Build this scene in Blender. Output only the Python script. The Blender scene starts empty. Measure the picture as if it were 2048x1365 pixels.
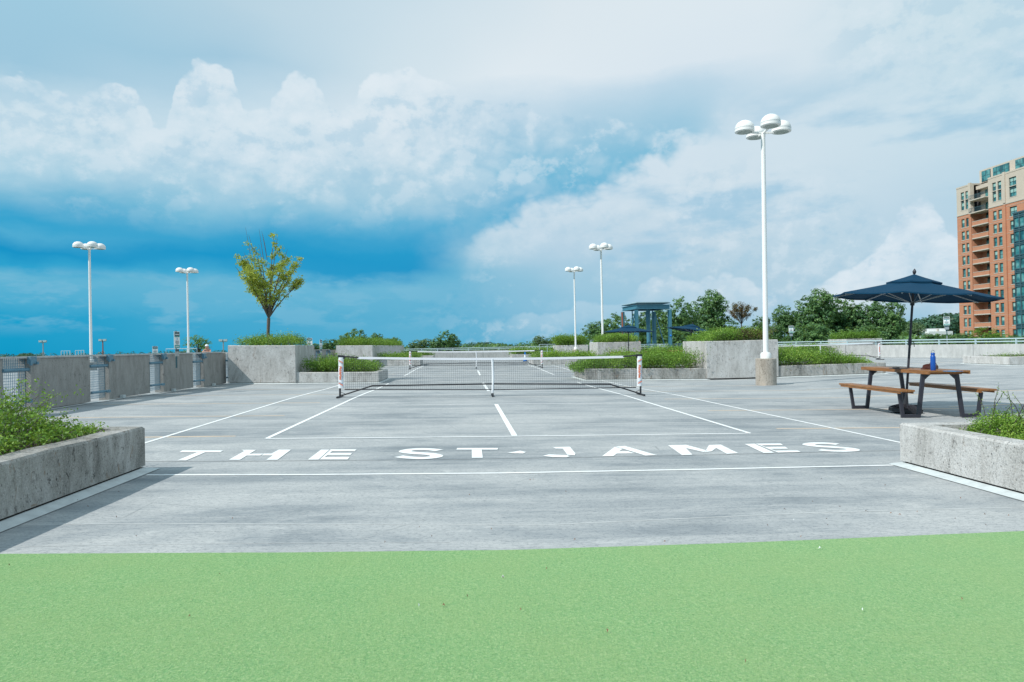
import bpy, bmesh, math, random
import numpy as np
from mathutils import Vector, Matrix
R = math.radians
random.seed(7); RS = np.random.RandomState(11)
scene = bpy.context.scene
COL = scene.collection

# ------------------------------------------------------------------ camera
F = 1365.0; YAW = R(3.94); PITCH = math.atan(8.5/F); ROLL = math.atan(0.0205); HC = 1.154
fw = Vector((math.sin(YAW)*math.cos(PITCH), math.cos(YAW)*math.cos(PITCH), math.sin(PITCH)))
r0 = Vector((math.cos(YAW), -math.sin(YAW), 0)); u0 = r0.cross(fw)
RV = r0*math.cos(ROLL) - u0*math.sin(ROLL); UV = u0*math.cos(ROLL) + r0*math.sin(ROLL)
CAM = Vector((0, 0, HC))
cam_d = bpy.data.cameras.new("camera"); cam = bpy.data.objects.new("camera", cam_d); COL.objects.link(cam)
M = Matrix((RV, UV, -fw)).transposed().to_4x4(); M.translation = CAM
cam.matrix_world = M
cam_d.sensor_width = 36; cam_d.lens = 36*F/2048; cam_d.clip_start = 0.05; cam_d.clip_end = 9000
scene.camera = cam

def ray(px, py):
    return (fw + RV*((px-1024)/F) - UV*((py-682.5)/F)).normalized()
def azel(px, py):
    d = ray(px, py); return math.degrees(math.atan2(d.x, d.y)), math.degrees(math.asin(d.z))

def lin(c):
    out = []
    for v in c[:3]:
        v = v/255.0
        out.append(v/12.92 if v <= 0.04045 else ((v+0.055)/1.055)**2.4)
    return (*out, 1.0)

# ------------------------------------------------------------------ node helpers
def nd(nt, typ, ins=None, **props):
    n = nt.nodes.new(typ)
    for k, v in props.items(): setattr(n, k, v)
    if ins:
        for k, v in ins.items():
            s = n.inputs[k]
            if isinstance(v, bpy.types.NodeSocket): nt.links.new(v, s)
            else: s.default_value = v
    return n
def mth(nt, op, a, b=0.0, c=0.0, clamp=False):
    n = nt.nodes.new("ShaderNodeMath"); n.operation = op; n.use_clamp = clamp
    for i, v in enumerate((a, b, c)):
        if isinstance(v, bpy.types.NodeSocket): nt.links.new(v, n.inputs[i])
        else: n.inputs[i].default_value = v
    return n.outputs[0]
def mixc(nt, f, a, b, blend='MIX'):
    n = nt.nodes.new("ShaderNodeMix"); n.data_type = 'RGBA'; n.blend_type = blend
    for s, v in ((n.inputs[0], f), (n.inputs[6], a), (n.inputs[7], b)):
        if isinstance(v, bpy.types.NodeSocket): nt.links.new(v, s)
        else: s.default_value = v if not isinstance(v, tuple) else (*v[:3], 1)
    return n.outputs[2]
def rng(nt, v, a, b, c=0.0, d=1.0, smooth=True):
    n = nt.nodes.new("ShaderNodeMapRange"); n.interpolation_type = 'SMOOTHSTEP' if smooth else 'LINEAR'
    nt.links.new(v, n.inputs[0])
    for i, x in enumerate((a, b, c, d)): n.inputs[i+1].default_value = x
    return n.outputs[0]
def ramp(nt, f, stops):
    n = nt.nodes.new("ShaderNodeValToRGB"); nt.links.new(f, n.inputs[0]); cr = n.color_ramp
    stops = sorted(stops, key=lambda s: s[0])
    while len(cr.elements) > 1: cr.elements.remove(cr.elements[-1])
    cr.elements[0].position = stops[0][0]; cr.elements[0].color = stops[0][1]
    for p, c in stops[1:]:
        e = cr.elements.new(p); e.color = c
    return n.outputs[0]
def fcurve(nt, v, pts):
    n = nt.nodes.new("ShaderNodeFloatCurve"); nt.links.new(v, n.inputs['Value'])
    c = n.mapping.curves[0]; pts = sorted(pts)
    c.points[0].location = pts[0]; c.points[1].location = pts[-1]
    for p in pts[1:-1]: c.points.new(*p)
    n.mapping.update(); return n.outputs[0]

# ------------------------------------------------------------------ sky
SUN_L = Vector((0.92, 0.45, -1.0)).normalized()           # direction the light travels
SUN_EL = math.asin(-SUN_L.z); SUN_AZ = math.atan2(-SUN_L.x, -SUN_L.y)
world = bpy.data.worlds.new("World"); scene.world = world; world.use_nodes = True
wn = world.node_tree; wn.nodes.clear()
geo = wn.nodes.new("ShaderNodeTexCoord"); dirv = geo.outputs['Generated']
sep = nd(wn, "ShaderNodeSeparateXYZ", {0: dirv})
az = mth(wn, 'MULTIPLY', mth(wn, 'ARCTAN2', sep.outputs[0], sep.outputs[1]), 180/math.pi)
el = mth(wn, 'MULTIPLY', mth(wn, 'ARCSINE', sep.outputs[2]), 180/math.pi)
AZ0, AZS, ELS = -45.0, 100.0, 35.0
def an(px, py=400): return (azel(px, py)[0]-AZ0)/AZS
def en(px, py): return max(0.0, azel(px, py)[1]/ELS)
strv = nd(wn, "ShaderNodeVectorMath", {0: dirv, 1: (1.0, 1.0, 3.2)}, operation='MULTIPLY').outputs[0]
sq = nd(wn, "ShaderNodeVectorMath", {0: dirv, 1: (1.0, 1.0, 1.35)}, operation='MULTIPLY').outputs[0]
def noise(v, scale, detail=8, rough=0.55, dist=0.0):
    return nd(wn, "ShaderNodeTexNoise", {'Vector': v, 'Scale': scale, 'Detail': detail, 'Roughness': rough, 'Distortion': dist}).outputs[0]
def voro(v, scale, detail=3, rough=0.5):
    return nd(wn, "ShaderNodeTexVoronoi", {'Vector': v, 'Scale': scale, 'Detail': detail, 'Roughness': rough}, feature='F1', normalize=True).outputs[0]
nS = noise(strv, 5.0, 5, 0.55); nF = noise(sq, 9.0, 8, 0.62); nL = noise(sq, 3.2, 2, 0.5); nS2 = noise(strv, 14.0, 4, 0.6)
warpv = nd(wn, "ShaderNodeTexNoise", {'Vector': sq, 'Scale': 16.0, 'Detail': 3.0}).outputs[1]
wv = nd(wn, "ShaderNodeVectorMath", {0: warpv, 1: (0.045, 0.045, 0.045)}, operation='MULTIPLY').outputs[0]
wv = nd(wn, "ShaderNodeVectorMath", {0: wv, 1: sq}, operation='ADD').outputs[0]
vb = voro(wv, 21.0, 2, 0.55); vb2 = voro(wv, 6.5, 2, 0.5)
a_n = mth(wn, 'DIVIDE', mth(wn, 'SUBTRACT', az, AZ0), AZS)
e_n = mth(wn, 'DIVIDE', el, ELS)
def ctr(s): return mth(wn, 'SUBTRACT', s, 0.5)
a_w = mth(wn, 'ADD', a_n, mth(wn, 'MULTIPLY', ctr(nL), 0.16))
e_w = mth(wn, 'ADD', mth(wn, 'ADD', e_n, mth(wn, 'MULTIPLY', ctr(nS), 0.085)), mth(wn, 'MULTIPLY', ctr(nF), 0.05))
def blend_cols(cols):
    keys = sorted(cols); cur = None
    for i, k in enumerate(keys):
        c = ramp(wn, e_w, [(min(1, en(k, y)), lin(v)) for y, v in cols[k]])
        cur = c if cur is None else mixc(wn, rng(wn, a_w, an(keys[i-1]), an(k), smooth=False), cur, c)
    return cur
left = blend_cols({
 60: [(0,(160,203,224)),(130,(158,200,222)),(230,(198,222,234)),(300,(190,218,232)),(350,(172,210,228)),(400,(112,183,214)),(448,(46,162,207)),(468,(78,172,211)),(508,(4,146,199)),(535,(40,162,207)),(556,(94,179,212)),(605,(74,173,210)),(645,(0,158,204)),(712,(0,153,199))],
 450: [(0,(184,212,227)),(120,(164,202,223)),(230,(206,226,237)),(300,(200,222,235)),(380,(168,207,226)),(430,(120,188,217)),(478,(52,162,207)),(512,(16,150,202)),(550,(60,167,209)),(572,(102,181,213)),(612,(90,177,212)),(645,(58,167,208)),(702,(46,163,206))],
 800: [(0,(203,223,234)),(140,(206,225,235)),(250,(216,230,239)),(330,(193,218,232)),(400,(160,202,223)),(450,(92,176,213)),(505,(34,155,204)),(540,(22,149,201)),(575,(106,182,214)),(640,(88,175,210)),(695,(98,178,212))],
 1080: [(0,(220,232,239)),(150,(224,235,242)),(210,(198,220,234)),(270,(170,206,226)),(340,(118,187,217)),(400,(78,171,211)),(470,(104,181,214)),(520,(60,165,208)),(560,(70,168,209)),(640,(96,178,212)),(695,(90,175,210))],
 1300: [(0,(222,234,241)),(130,(218,231,240)),(175,(190,216,232)),(250,(164,204,225)),(320,(128,190,218)),(400,(130,190,218)),(690,(110,180,212))],
})
right = blend_cols({
 900: [(0,(215,230,238)),(430,(186,213,229)),(500,(160,202,222)),(540,(110,184,214)),(580,(108,182,213)),(620,(92,176,211)),(695,(84,173,209))],
 1100: [(0,(220,232,239)),(150,(224,235,242)),(320,(200,221,234)),(430,(190,215,230)),(500,(182,210,228)),(560,(158,200,222)),(620,(136,191,218)),(690,(104,178,211))],
 1500: [(0,(222,234,241)),(150,(216,230,239)),(200,(200,221,234)),(300,(210,227,237)),(450,(206,223,234)),(520,(182,210,226)),(600,(174,205,223)),(680,(140,190,216))],
 2000: [(0,(202,224,234)),(200,(200,223,234)),(300,(194,219,232)),(400,(176,209,227)),(500,(190,215,230)),(600,(176,207,226)),(675,(150,196,220))],
})
bil = mth(wn, 'ADD', mth(wn, 'MULTIPLY', mth(wn, 'SUBTRACT', vb, 0.30), 0.10), mth(wn, 'MULTIPLY', ctr(nF), 0.07))
# sunlit relief on the cloud bodies
nF2 = noise(nd(wn, "ShaderNodeVectorMath", {0: sq, 1: (-0.012, 0.0, 0.016)}, operation='ADD').outputs[0], 9.0, 8, 0.62)
relief = mth(wn, 'SUBTRACT', nF, nF2)
def lit(cur, mask, k, hi=(228,238,245), lo=(150,196,221)):
    cur = mixc(wn, mth(wn, 'MULTIPLY', mth(wn, 'MULTIPLY', rng(wn, relief, 0.0, 0.10), mask), k), cur, lin(hi))
    return mixc(wn, mth(wn, 'MULTIPLY', mth(wn, 'MULTIPLY', rng(wn, relief, 0.0, -0.10), mask), k), cur, lin(lo))
# big cumulus deck on the left
h1 = fcurve(wn, a_n, [(0, en(0, 165)), (an(0), en(0, 152)), (an(60), en(60, 165)), (an(130), en(130, 190)), (an(200), en(200, 186)), (an(265), en(265, 180)), (an(322), en(322, 245)),
    (an(352), en(352, 180)), (an(415), en(415, 132)), (an(470), en(470, 160)), (an(500), en(500, 232)), (an(560), en(560, 180)), (an(615), en(615, 148)), (an(680), en(680, 210)),
    (an(730), en(730, 165)), (an(800), en(800, 142)), (an(900), en(900, 165)), (an(1150), en(1150, 230)), (1, 0.3)])
edge = mth(wn, 'SUBTRACT', mth(wn, 'SUBTRACT', h1, e_n), bil)
inside = rng(wn, edge, -0.003, 0.010)
m1 = mth(wn, 'MULTIPLY', inside, rng(wn, a_w, an(760), an(1060), 1.0, 0.0))
m1 = mth(wn, 'MULTIPLY', m1, rng(wn, e_w, 0.40, 0.66))
puff = mth(wn, 'ADD', mth(wn, 'MULTIPLY', rng(wn, vb, 0.05, 0.6, 1, 0), 0.55), mth(wn, 'MULTIPLY', rng(wn, vb2, 0.05, 0.6, 1, 0), 0.45))
ccol = ramp(wn, puff, [(0.1, lin((196,221,235))), (0.5, lin((212,229,239))), (0.85, lin((225,236,243)))])
left = mixc(wn, m1, left, ccol)
body = mth(wn, 'MULTIPLY', inside, rng(wn, e_n, 0.24, 0.42))
left = mixc(wn, mth(wn, 'MULTIPLY', mth(wn, 'MULTIPLY', rng(wn, puff, 0.45, 0.85), body), 0.35), left, lin((224,236,243)))
left = lit(left, body, 0.36)
# diagonal cloud edge dividing the dark deck from the bright veil
h2 = fcurve(wn, a_n, [(0, 0.0), (an(760), en(760, 640)), (an(860), en(860, 560)), (an(930), en(930, 505)), (an(975), en(975, 445)), (an(1040), en(1040, 420)), (an(1100), en(1100, 402)), (an(1200), en(1200, 376)),
    (an(1300), en(1300, 328)), (an(1400), en(1400, 280)), (an(1500), en(1500, 215)), (an(1650), en(1650, 150)), (1, 0.98)])
d2 = mth(wn, 'ADD', mth(wn, 'SUBTRACT', e_n, h2), mth(wn, 'MULTIPLY', bil, 1.5))
below = mth(wn, 'SUBTRACT', 1.0, rng(wn, d2, -0.03, 0.028))
soft = rng(wn, d2, -0.05, 0.14)
sharp = mth(wn, 'MULTIPLY', rng(wn, a_n, an(900), an(980)), rng(wn, a_n, an(1360), an(1480), 1.0, 0.0))
side = mth(wn, 'ADD', mth(wn, 'MULTIPLY', below, sharp), mth(wn, 'MULTIPLY', mth(wn, 'SUBTRACT', 1.0, soft), mth(wn, 'SUBTRACT', 1.0, sharp)))
side = mth(wn, 'MAXIMUM', side, rng(wn, a_w, an(1380), an(1600)))
side = mth(wn, 'MULTIPLY', side, rng(wn, a_w, an(640), an(1010)))
rim = mth(wn, 'MULTIPLY', mth(wn, 'MULTIPLY', below, rng(wn, d2, -0.11, -0.01)), sharp)
right = mixc(wn, mth(wn, 'MULTIPLY', rim, 0.4), right, lin((220,232,241)))
pm = mth(wn, 'MULTIPLY', mth(wn, 'MULTIPLY', rng(wn, nS, 0.5, 0.66), rng(wn, a_n, an(1000), an(1250))), rng(wn, e_n, 0.62, 0.40))
right = mixc(wn, mth(wn, 'MULTIPLY', pm, 0.7), right, lin((150,196,222)))
right = lit(right, mth(wn, 'MULTIPLY', rng(wn, nL, 0.42, 0.6), rng(wn, e_n, 0.85, 0.6)), 0.3)
cur = mixc(wn, side, left, right)
# cumulus to the right
def cum(cur, pts, base, az_a, az_b, strength, lo=(176,206,225), hi=(226,236,244)):
    h = fcurve(wn, a_n, [(0, 0.0)] + [(an(x, y), en(x, y)) for x, y in pts] + [(1, 0.0)])
    ed = mth(wn, 'SUBTRACT', mth(wn, 'SUBTRACT', h, e_n), mth(wn, 'ADD', mth(wn, 'MULTIPLY', mth(wn, 'SUBTRACT', vb, 0.25), 0.085), mth(wn, 'MULTIPLY', ctr(nF), 0.07)))
    m = mth(wn, 'MULTIPLY', rng(wn, ed, -0.003, 0.010), rng(wn, ed, 0.02, base, 1.0, 0.0))
    m = mth(wn, 'MULTIPLY', m, mth(wn, 'MULTIPLY', rng(wn, a_n, an(az_a[0]), an(az_a[1])), rng(wn, a_n, an(az_b[0]), an(az_b[1]), 1.0, 0.0)))
    c = ramp(wn, puff, [(0.1, lin(lo)), (0.6, lin((210,227,238))), (0.9, lin(hi))])
    cur = mixc(wn, mth(wn, 'MULTIPLY', m, strength), cur, c)
    return lit(cur, mth(wn, 'MULTIPLY', m, strength), 0.4)
cur = cum(cur, [(1540,612),(1600,578),(1680,540),(1720,515),(1760,480),(1790,430),(1830,402),(1865,412),(1895,455),(1940,470),(2048,520)], 0.26, (1560,1640), (1980,2200), 0.95)
cur = cum(cur, [(1220,600),(1290,566),(1340,540),(1380,560),(1430,535),(1490,552),(1540,590)], 0.12, (1230,1300), (1500,1560), 0.6)
cur = cum(cur, [(900,690),(1000,640),(1100,628),(1200,600),(1300,612)], 0.08, (950,1050), (1200,1350), 0.25)
# pale stratus scraps low on the left
sc = mth(wn, 'MULTIPLY', mth(wn, 'MULTIPLY', rng(wn, nS2, 0.44, 0.60), rng(wn, a_n, an(1100), an(800))), mth(wn, 'MULTIPLY', rng(wn, e_n, 0.03, 0.075), rng(wn, e_n, 0.185, 0.145)))
cur = mixc(wn, mth(wn, 'MULTIPLY', sc, 0.55), cur, lin((122,187,216)))
skyt = wn.nodes.new("ShaderNodeTexSky"); skyt.sky_type = 'NISHITA'; skyt.sun_disc = False
skyt.sun_elevation = SUN_EL; skyt.sun_rotation = SUN_AZ
skys = nd(wn, "ShaderNodeVectorMath", {0: skyt.outputs[0], 'Scale': 0.10}, operation='SCALE').outputs[0]
cur = mixc(wn, 0.02, cur, skys)
bg = nd(wn, "ShaderNodeBackground", {'Color': cur, 'Strength': 1.0})
wo = wn.nodes.new("ShaderNodeOutputWorld"); wn.links.new(bg.outputs[0], wo.inputs[0])

world.cycles.sampling_method = 'MANUAL'; world.cycles.sample_map_resolution = 256
sun_d = bpy.data.lights.new("sun", 'SUN'); sun_d.energy = 4.3; sun_d.angle = R(0.5); sun_d.color = (1.0, 0.95, 0.88)
sun = bpy.data.objects.new("sun", sun_d); COL.objects.link(sun); sun.location = (-30, -12, 40)
sun.rotation_euler = SUN_L.to_track_quat('-Z', 'Y').to_euler()
vs = scene.view_settings; vs.view_transform = 'Standard'; vs.look = 'None'; vs.exposure = 0.0; vs.gamma = 1.0; vs.use_curve_mapping = False

# ------------------------------------------------------------------ ground height
def sm(a, b, x):
    t = min(1, max(0, (x-a)/(b-a))); return t*t*(3-2*t)
def gz(x, y):
    xx = max(-26.0, min(x, 32.0))
    a = -0.0177*xx; b = -0.159 + 0.0095*(xx-9)
    k = 0.02; h = max(k-abs(a-b), 0)/k
    v = max(a, b) + h*h*k*0.25
    v *= 1 - 0.45*sm(24, 42, y)
    v += -0.05*sm(15, 21, y)*(1-sm(28, 35, y))
    return v
def G(px, py):
    d = ray(px, py); t = 1.0
    t = HC/max(1e-4, -d.z)
    for _ in range(25):
        p = CAM + d*t; t += (p.z - gz(p.x, p.y))/(-d.z)
    p = CAM + d*t; return Vector((p.x, p.y, gz(p.x, p.y)))
def atY(px, py, Y):
    d = ray(px, py); return CAM + d*(Y/d.y)

# ------------------------------------------------------------------ materials
def new_mat(name):
    m = bpy.data.materials.new(name); m.use_nodes = True; nt = m.node_tree; nt.nodes.clear()
    o = nt.nodes.new("ShaderNodeOutputMaterial"); b = nt.nodes.new("ShaderNodeBsdfPrincipled"); nt.links.new(b.outputs[0], o.inputs[0])
    return m, nt, b, o
def coord(nt, scale=(1, 1, 1), kind='Object'):
    if kind == 'World': s = nt.nodes.new("ShaderNodeNewGeometry").outputs['Position']
    else: s = nt.nodes.new("ShaderNodeTexCoord").outputs[kind]
    return nd(nt, "ShaderNodeVectorMath", {0: s, 1: scale}, operation='MULTIPLY').outputs[0]
def tn(nt, v, scale, detail=4, rough=0.5, dist=0.0):
    return nd(nt, "ShaderNodeTexNoise", {'Vector': v, 'Scale': scale, 'Detail': detail, 'Roughness': rough, 'Distortion': dist}).outputs[0]
def bump(nt, b, h, strength=0.3, dist=0.01):
    n = nd(nt, "ShaderNodeBump", {'Height': h, 'Strength': strength, 'Distance': dist}); nt.links.new(n.outputs[0], b.inputs['Normal'])
def simple(name, col, rough=0.5, metal=0.0, var=0.06, nscale=30.0, bumps=0.0, spec=0.5):
    m, nt, b, o = new_mat(name)
    c = coord(nt)
    f = tn(nt, c, nscale, 5, 0.6)
    dark = tuple(max(0, x*(1-var*2.2)) for x in col[:3]); lite = tuple(min(1, x*(1+var*2.2)) for x in col[:3])
    nt.links.new(mixc(nt, f, dark, lite), b.inputs['Base Color'])
    b.inputs['Roughness'].default_value = rough; b.inputs['Metallic'].default_value = metal; b.inputs['Specular IOR Level'].default_value = spec
    if bumps: bump(nt, b, f, bumps, 0.004)
    return m
def deck_mat():
    m, nt, b, o = new_mat("broomed_concrete"); w = coord(nt, (1, 1, 1), 'World')
    s1 = tn(nt, coord(nt, (0.16, 3.0, 1), 'World'), 1.3, 7, 0.6, 0.5)      # long streaks across the court
    s2 = tn(nt, coord(nt, (2.2, 26.0, 1), 'World'), 2.9, 7, 0.78, 0.6)      # broom marks
    s3 = tn(nt, coord(nt, (0.55, 1.0, 1), 'World'), 0.75, 7, 0.68, 0.6)      # stains
    s4 = tn(nt, coord(nt, (0.6, 1, 1), 'World'), 60.0, 5, 0.85)
    base = ramp(nt, s3, [(0.36, (0.215, 0.243, 0.262, 1)), (0.48, (0.310, 0.335, 0.350, 1)), (0.62, (0.44, 0.455, 0.455, 1))])
    k = mixc(nt, mth(nt, 'MULTIPLY', rng(nt, s1, 0.42, 0.66), 0.6), base, (0.46, 0.475, 0.475))
    k = mixc(nt, mth(nt, 'MULTIPLY', rng(nt, s2, 0.50, 0.34), 0.60), k, (0.150, 0.185, 0.215))
    k = mixc(nt, mth(nt, 'MULTIPLY', rng(nt, s2, 0.55, 0.72), 0.55), k, (0.56, 0.57, 0.56))
    k = mixc(nt, mth(nt, 'MULTIPLY', rng(nt, s4, 0.50, 0.38), 0.6), k, (0.13, 0.15, 0.17))
    wv = nd(nt, "ShaderNodeTexVoronoi", {'Vector': coord(nt, (0.30, 0.75, 1), 'World'), 'Scale': 1.4, 'Randomness': 1.0}, feature='DISTANCE_TO_EDGE').outputs[0]
    crk = mth(nt, 'MULTIPLY', rng(nt, wv, 0.0045, 0.0), rng(nt, s3, 0.50, 0.58))
    k = mixc(nt, mth(nt, 'MULTIPLY', crk, 0.45), k, (0.14, 0.16, 0.17))
    k = mixc(nt, mth(nt, 'MULTIPLY', rng(nt, tn(nt, coord(nt, (0.8, 1.2, 1), 'World'), 3.0, 6, 0.8, 1.0), 0.56, 0.68), 0.35), k, (0.60, 0.61, 0.60))
    sp = nd(nt, "ShaderNodeTexVoronoi", {'Vector': w, 'Scale': 9.0}).outputs[0]
    sp = mth(nt, 'MULTIPLY', rng(nt, sp, 0.035, 0.02), rng(nt, s4, 0.5, 0.55))
    k = mixc(nt, mth(nt, 'MULTIPLY', sp, 0.7), k, (0.55, 0.36, 0.22))
    nt.links.new(k, b.inputs['Base Color']); b.inputs['Roughness'].default_value = 0.85; b.inputs['Specular IOR Level'].default_value = 0.3
    bump(nt, b, mth(nt, 'ADD', s2, mth(nt, 'MULTIPLY', s4, 0.7)), 0.4, 0.005)
    return m
def planter_mat(name, lo, mid, hi, pit=0.6, warm=0.35):
    m, nt, b, o = new_mat(name); w = coord(nt, (1, 1, 1), 'World')
    n1 = tn(nt, coord(nt, (1, 1, 0.35), 'World'), 3.6, 8, 0.72, 0.5)
    n2 = tn(nt, w, 70.0, 4, 0.75); n3 = tn(nt, w, 1.5, 4, 0.6)
    n5 = tn(nt, coord(nt, (1, 1, 0.6), 'World'), 19.0, 7, 0.80, 0.6)
    n6 = tn(nt, coord(nt, (1, 1, 0.12), 'World'), 11.0, 5, 0.7, 0.2)
    k = ramp(nt, n1, [(0.30, (*lo, 1)), (0.46, (*mid, 1)), (0.64, (*hi, 1))])
    k = mixc(nt, mth(nt, 'MULTIPLY', rng(nt, n6, 0.48, 0.36), 0.16*pit), k, tuple(x*0.5 for x in lo))
    k = mixc(nt, mth(nt, 'MULTIPLY', rng(nt, n2, 0.54, 0.66), 0.55), k, tuple(min(1, x*1.2) for x in hi))
    k = mixc(nt, mth(nt, 'MULTIPLY', rng(nt, n2, 0.46, 0.36), 0.5*pit), k, tuple(x*0.45 for x in lo))
    cl = rng(nt, n3, 0.38, 0.62)
    k = mixc(nt, mth(nt, 'MULTIPLY', mth(nt, 'MULTIPLY', rng(nt, n5, 0.45, 0.37), mth(nt, 'ADD', mth(nt, 'MULTIPLY', cl, 0.7), 0.35)), pit), k, tuple(x*0.22 for x in lo))
    v = nd(nt, "ShaderNodeTexVoronoi", {'Vector': coord(nt, (1, 1, 0.6), 'World'), 'Scale': 34.0, 'Randomness': 1.0}).outputs[0]
    pp = mth(nt, 'MULTIPLY', rng(nt, v, 0.24, 0.12), rng(nt, n2, 0.50, 0.58))
    k = mixc(nt, mth(nt, 'MULTIPLY', pp, pit), k, (0.04, 0.04, 0.04))
    n4 = tn(nt, coord(nt, (1, 1, 0.40), 'World'), 4.6, 6, 0.75, 1.5)
    k = mixc(nt, mth(nt, 'MULTIPLY', rng(nt, n4, 0.60, 0.64), warm*1.7), k, (0.27, 0.215, 0.17))
    nt.links.new(k, b.inputs['Base Color']); b.inputs['Roughness'].default_value = 0.9; b.inputs['Specular IOR Level'].default_value = 0.25
    bump(nt, b, mth(nt, 'SUBTRACT', mth(nt, 'ADD', n2, n5), mth(nt, 'MULTIPLY', pp, 1.5)), 0.8*min(1, pit+.2), 0.014)
    return m
def turf_mat():
    m, nt, b, o = new_mat("artificial_turf"); w = coord(nt, (1, 1, 1), 'World')
    a = tn(nt, w, 95.0, 5, 0.8, 1.0); c = tn(nt, w, 2.2, 4, 0.55); d = tn(nt, coord(nt, (1, 0.6, 1), 'World'), 70.0, 4, 0.7, 0.6)
    k = ramp(nt, a, [(0.32, (0.06, 0.19, 0.05, 1)), (0.43, (0.18, 0.375, 0.125, 1)), (0.54, (0.28, 0.47, 0.185, 1)), (0.68, (0.45, 0.60, 0.30, 1))])
    k = mixc(nt, mth(nt, 'MULTIPLY', rng(nt, d, 0.58, 0.34), 0.35), k, (0.10, 0.33, 0.12))
    k = mixc(nt, mth(nt, 'MULTIPLY', rng(nt, c, 0.35, 0.7), 0.25), k, (0.30, 0.43, 0.16))
    nt.links.new(k, b.inputs['Base Color']); b.inputs['Roughness'].default_value = 0.75; b.inputs['Specular IOR Level'].default_value = 0.25
    b.inputs['Sheen Weight'].default_value = 0.1; b.inputs['Sheen Roughness'].default_value = 0.5
    bump(nt, b, mth(nt, 'ADD', a, mth(nt, 'MULTIPLY', d, 0.8)), 0.8, 0.010)
    return m
def paint_mat(name, col, wear=0.25):
    m, nt, b, o = new_mat(name); w = coord(nt, (1, 6, 1), 'World')
    a = tn(nt, w, 9.0, 8, 0.7); c = tn(nt, coord(nt, (1, 4, 1), 'World'), 1.2, 4, 0.6)
    f = mth(nt, 'MULTIPLY', rng(nt, mth(nt, 'ADD', a, mth(nt, 'MULTIPLY', c, 0.5)), 0.74, 0.92), wear)
    nt.links.new(mixc(nt, f, col, (0.36, 0.39, 0.40)), b.inputs['Base Color']); b.inputs['Roughness'].default_value = 0.6
    bump(nt, b, a, 0.15, 0.003)
    return m
def leaf_mat(name, c0, c1, c2, trans=0.35, rough=0.5):
    m, nt, b, o = new_mat(name)
    at = nd(nt, "ShaderNodeAttribute", None, attribute_name='leaf_tone').outputs['Fac']
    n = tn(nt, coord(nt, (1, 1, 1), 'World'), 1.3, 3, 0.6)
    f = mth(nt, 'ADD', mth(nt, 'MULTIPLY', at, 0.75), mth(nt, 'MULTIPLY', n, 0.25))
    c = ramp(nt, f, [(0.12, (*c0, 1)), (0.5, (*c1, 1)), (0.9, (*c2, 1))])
    nt.links.new(c, b.inputs['Base Color']); b.inputs['Roughness'].default_value = rough; b.inputs['Specular IOR Level'].default_value = 0.35
    t = nd(nt, "ShaderNodeBsdfTranslucent", {'Color': mixc(nt, 0.5, c, (0.30, 0.42, 0.04), 'MIX')})
    mx = nd(nt, "ShaderNodeMixShader", {0: trans, 1: b.outputs[0], 2: t.outputs[0]}); nt.links.new(mx.outputs[0], o.inputs[0])
    return m
def wood_mat(name, c0, c1):
    m, nt, b, o = new_mat(name)
    g = tn(nt, coord(nt, (14, 0.9, 14)), 5.0, 7, 0.65, 1.0)
    nt.links.new(ramp(nt, g, [(0.28, (*c0, 1)), (0.7, (*c1, 1))]), b.inputs['Base Color']); b.inputs['Roughness'].default_value = 0.45
    bump(nt, b, g, 0.2, 0.003); return m
def brick_mat(name, c1, c2, mort):
    m, nt, b, o = new_mat(name)
    g = nt.nodes.new("ShaderNodeNewGeometry").outputs['Position']; s = nd(nt, "ShaderNodeSeparateXYZ", {0: g})
    v = nd(nt, "ShaderNodeCombineXYZ", {0: mth(nt, 'ADD', s.outputs[1], s.outputs[0]), 1: s.outputs[2], 2: 0.0}).outputs[0]
    br = nd(nt, "ShaderNodeTexBrick", {'Vector': v, 'Color1': (*c1, 1), 'Color2': (*c2, 1), 'Mortar': (*mort, 1), 'Scale': 1.0, 'Mortar Size': 0.012, 'Brick Width': 0.45, 'Row Height': 0.15})
    n = tn(nt, coord(nt, (1, 1, 1), 'World'), 0.6, 4, 0.6)
    nt.links.new(mixc(nt, mth(nt, 'MULTIPLY', rng(nt, n, 0.4, 0.7), 0.22), br.outputs[0], tuple(x*0.7 for x in c1)), b.inputs['Base Color']); b.inputs['Roughness'].default_value = 0.85
    return m
MT = {}
MT['deck'] = deck_mat(); MT['turf'] = turf_mat()
MT['planter'] = planter_mat("weathered_concrete", (0.32, 0.315, 0.30), (0.50, 0.495, 0.48), (0.61, 0.61, 0.60), 0.85, 0.36)
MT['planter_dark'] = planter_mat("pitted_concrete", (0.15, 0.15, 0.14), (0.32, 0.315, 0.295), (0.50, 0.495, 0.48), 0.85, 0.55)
MT['parapet'] = planter_mat("aggregate_concrete", (0.21, 0.205, 0.195), (0.30, 0.295, 0.28), (0.37, 0.365, 0.35), 0.5, 0.15)
MT['smoothcon'] = planter_mat("cast_concrete", (0.34, 0.35, 0.345), (0.43, 0.44, 0.435), (0.51, 0.52, 0.51), 0.12, 0.08)
MT['pedestal'] = planter_mat("pebbled_concrete", (0.28, 0.25, 0.21), (0.40, 0.36, 0.31), (0.48, 0.44, 0.39), 0.9, 0.3)
MT['white_paint'] = paint_mat("white_line_paint", (0.84, 0.86, 0.86), 0.4)
MT['faded_paint'] = paint_mat("faded_white_paint", (0.56, 0.58, 0.58), 0.8)
MT['yellow_paint'] = paint_mat("faded_yellow_paint", (0.64, 0.50, 0.36), 0.55)
MT['flash'] = simple("flashing_membrane", (0.52, 0.57, 0.58), 0.7, var=0.16, nscale=9, bumps=0.6)
MT['gap'] = simple("dark_gap", (0.05, 0.045, 0.04), 0.9)
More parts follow.
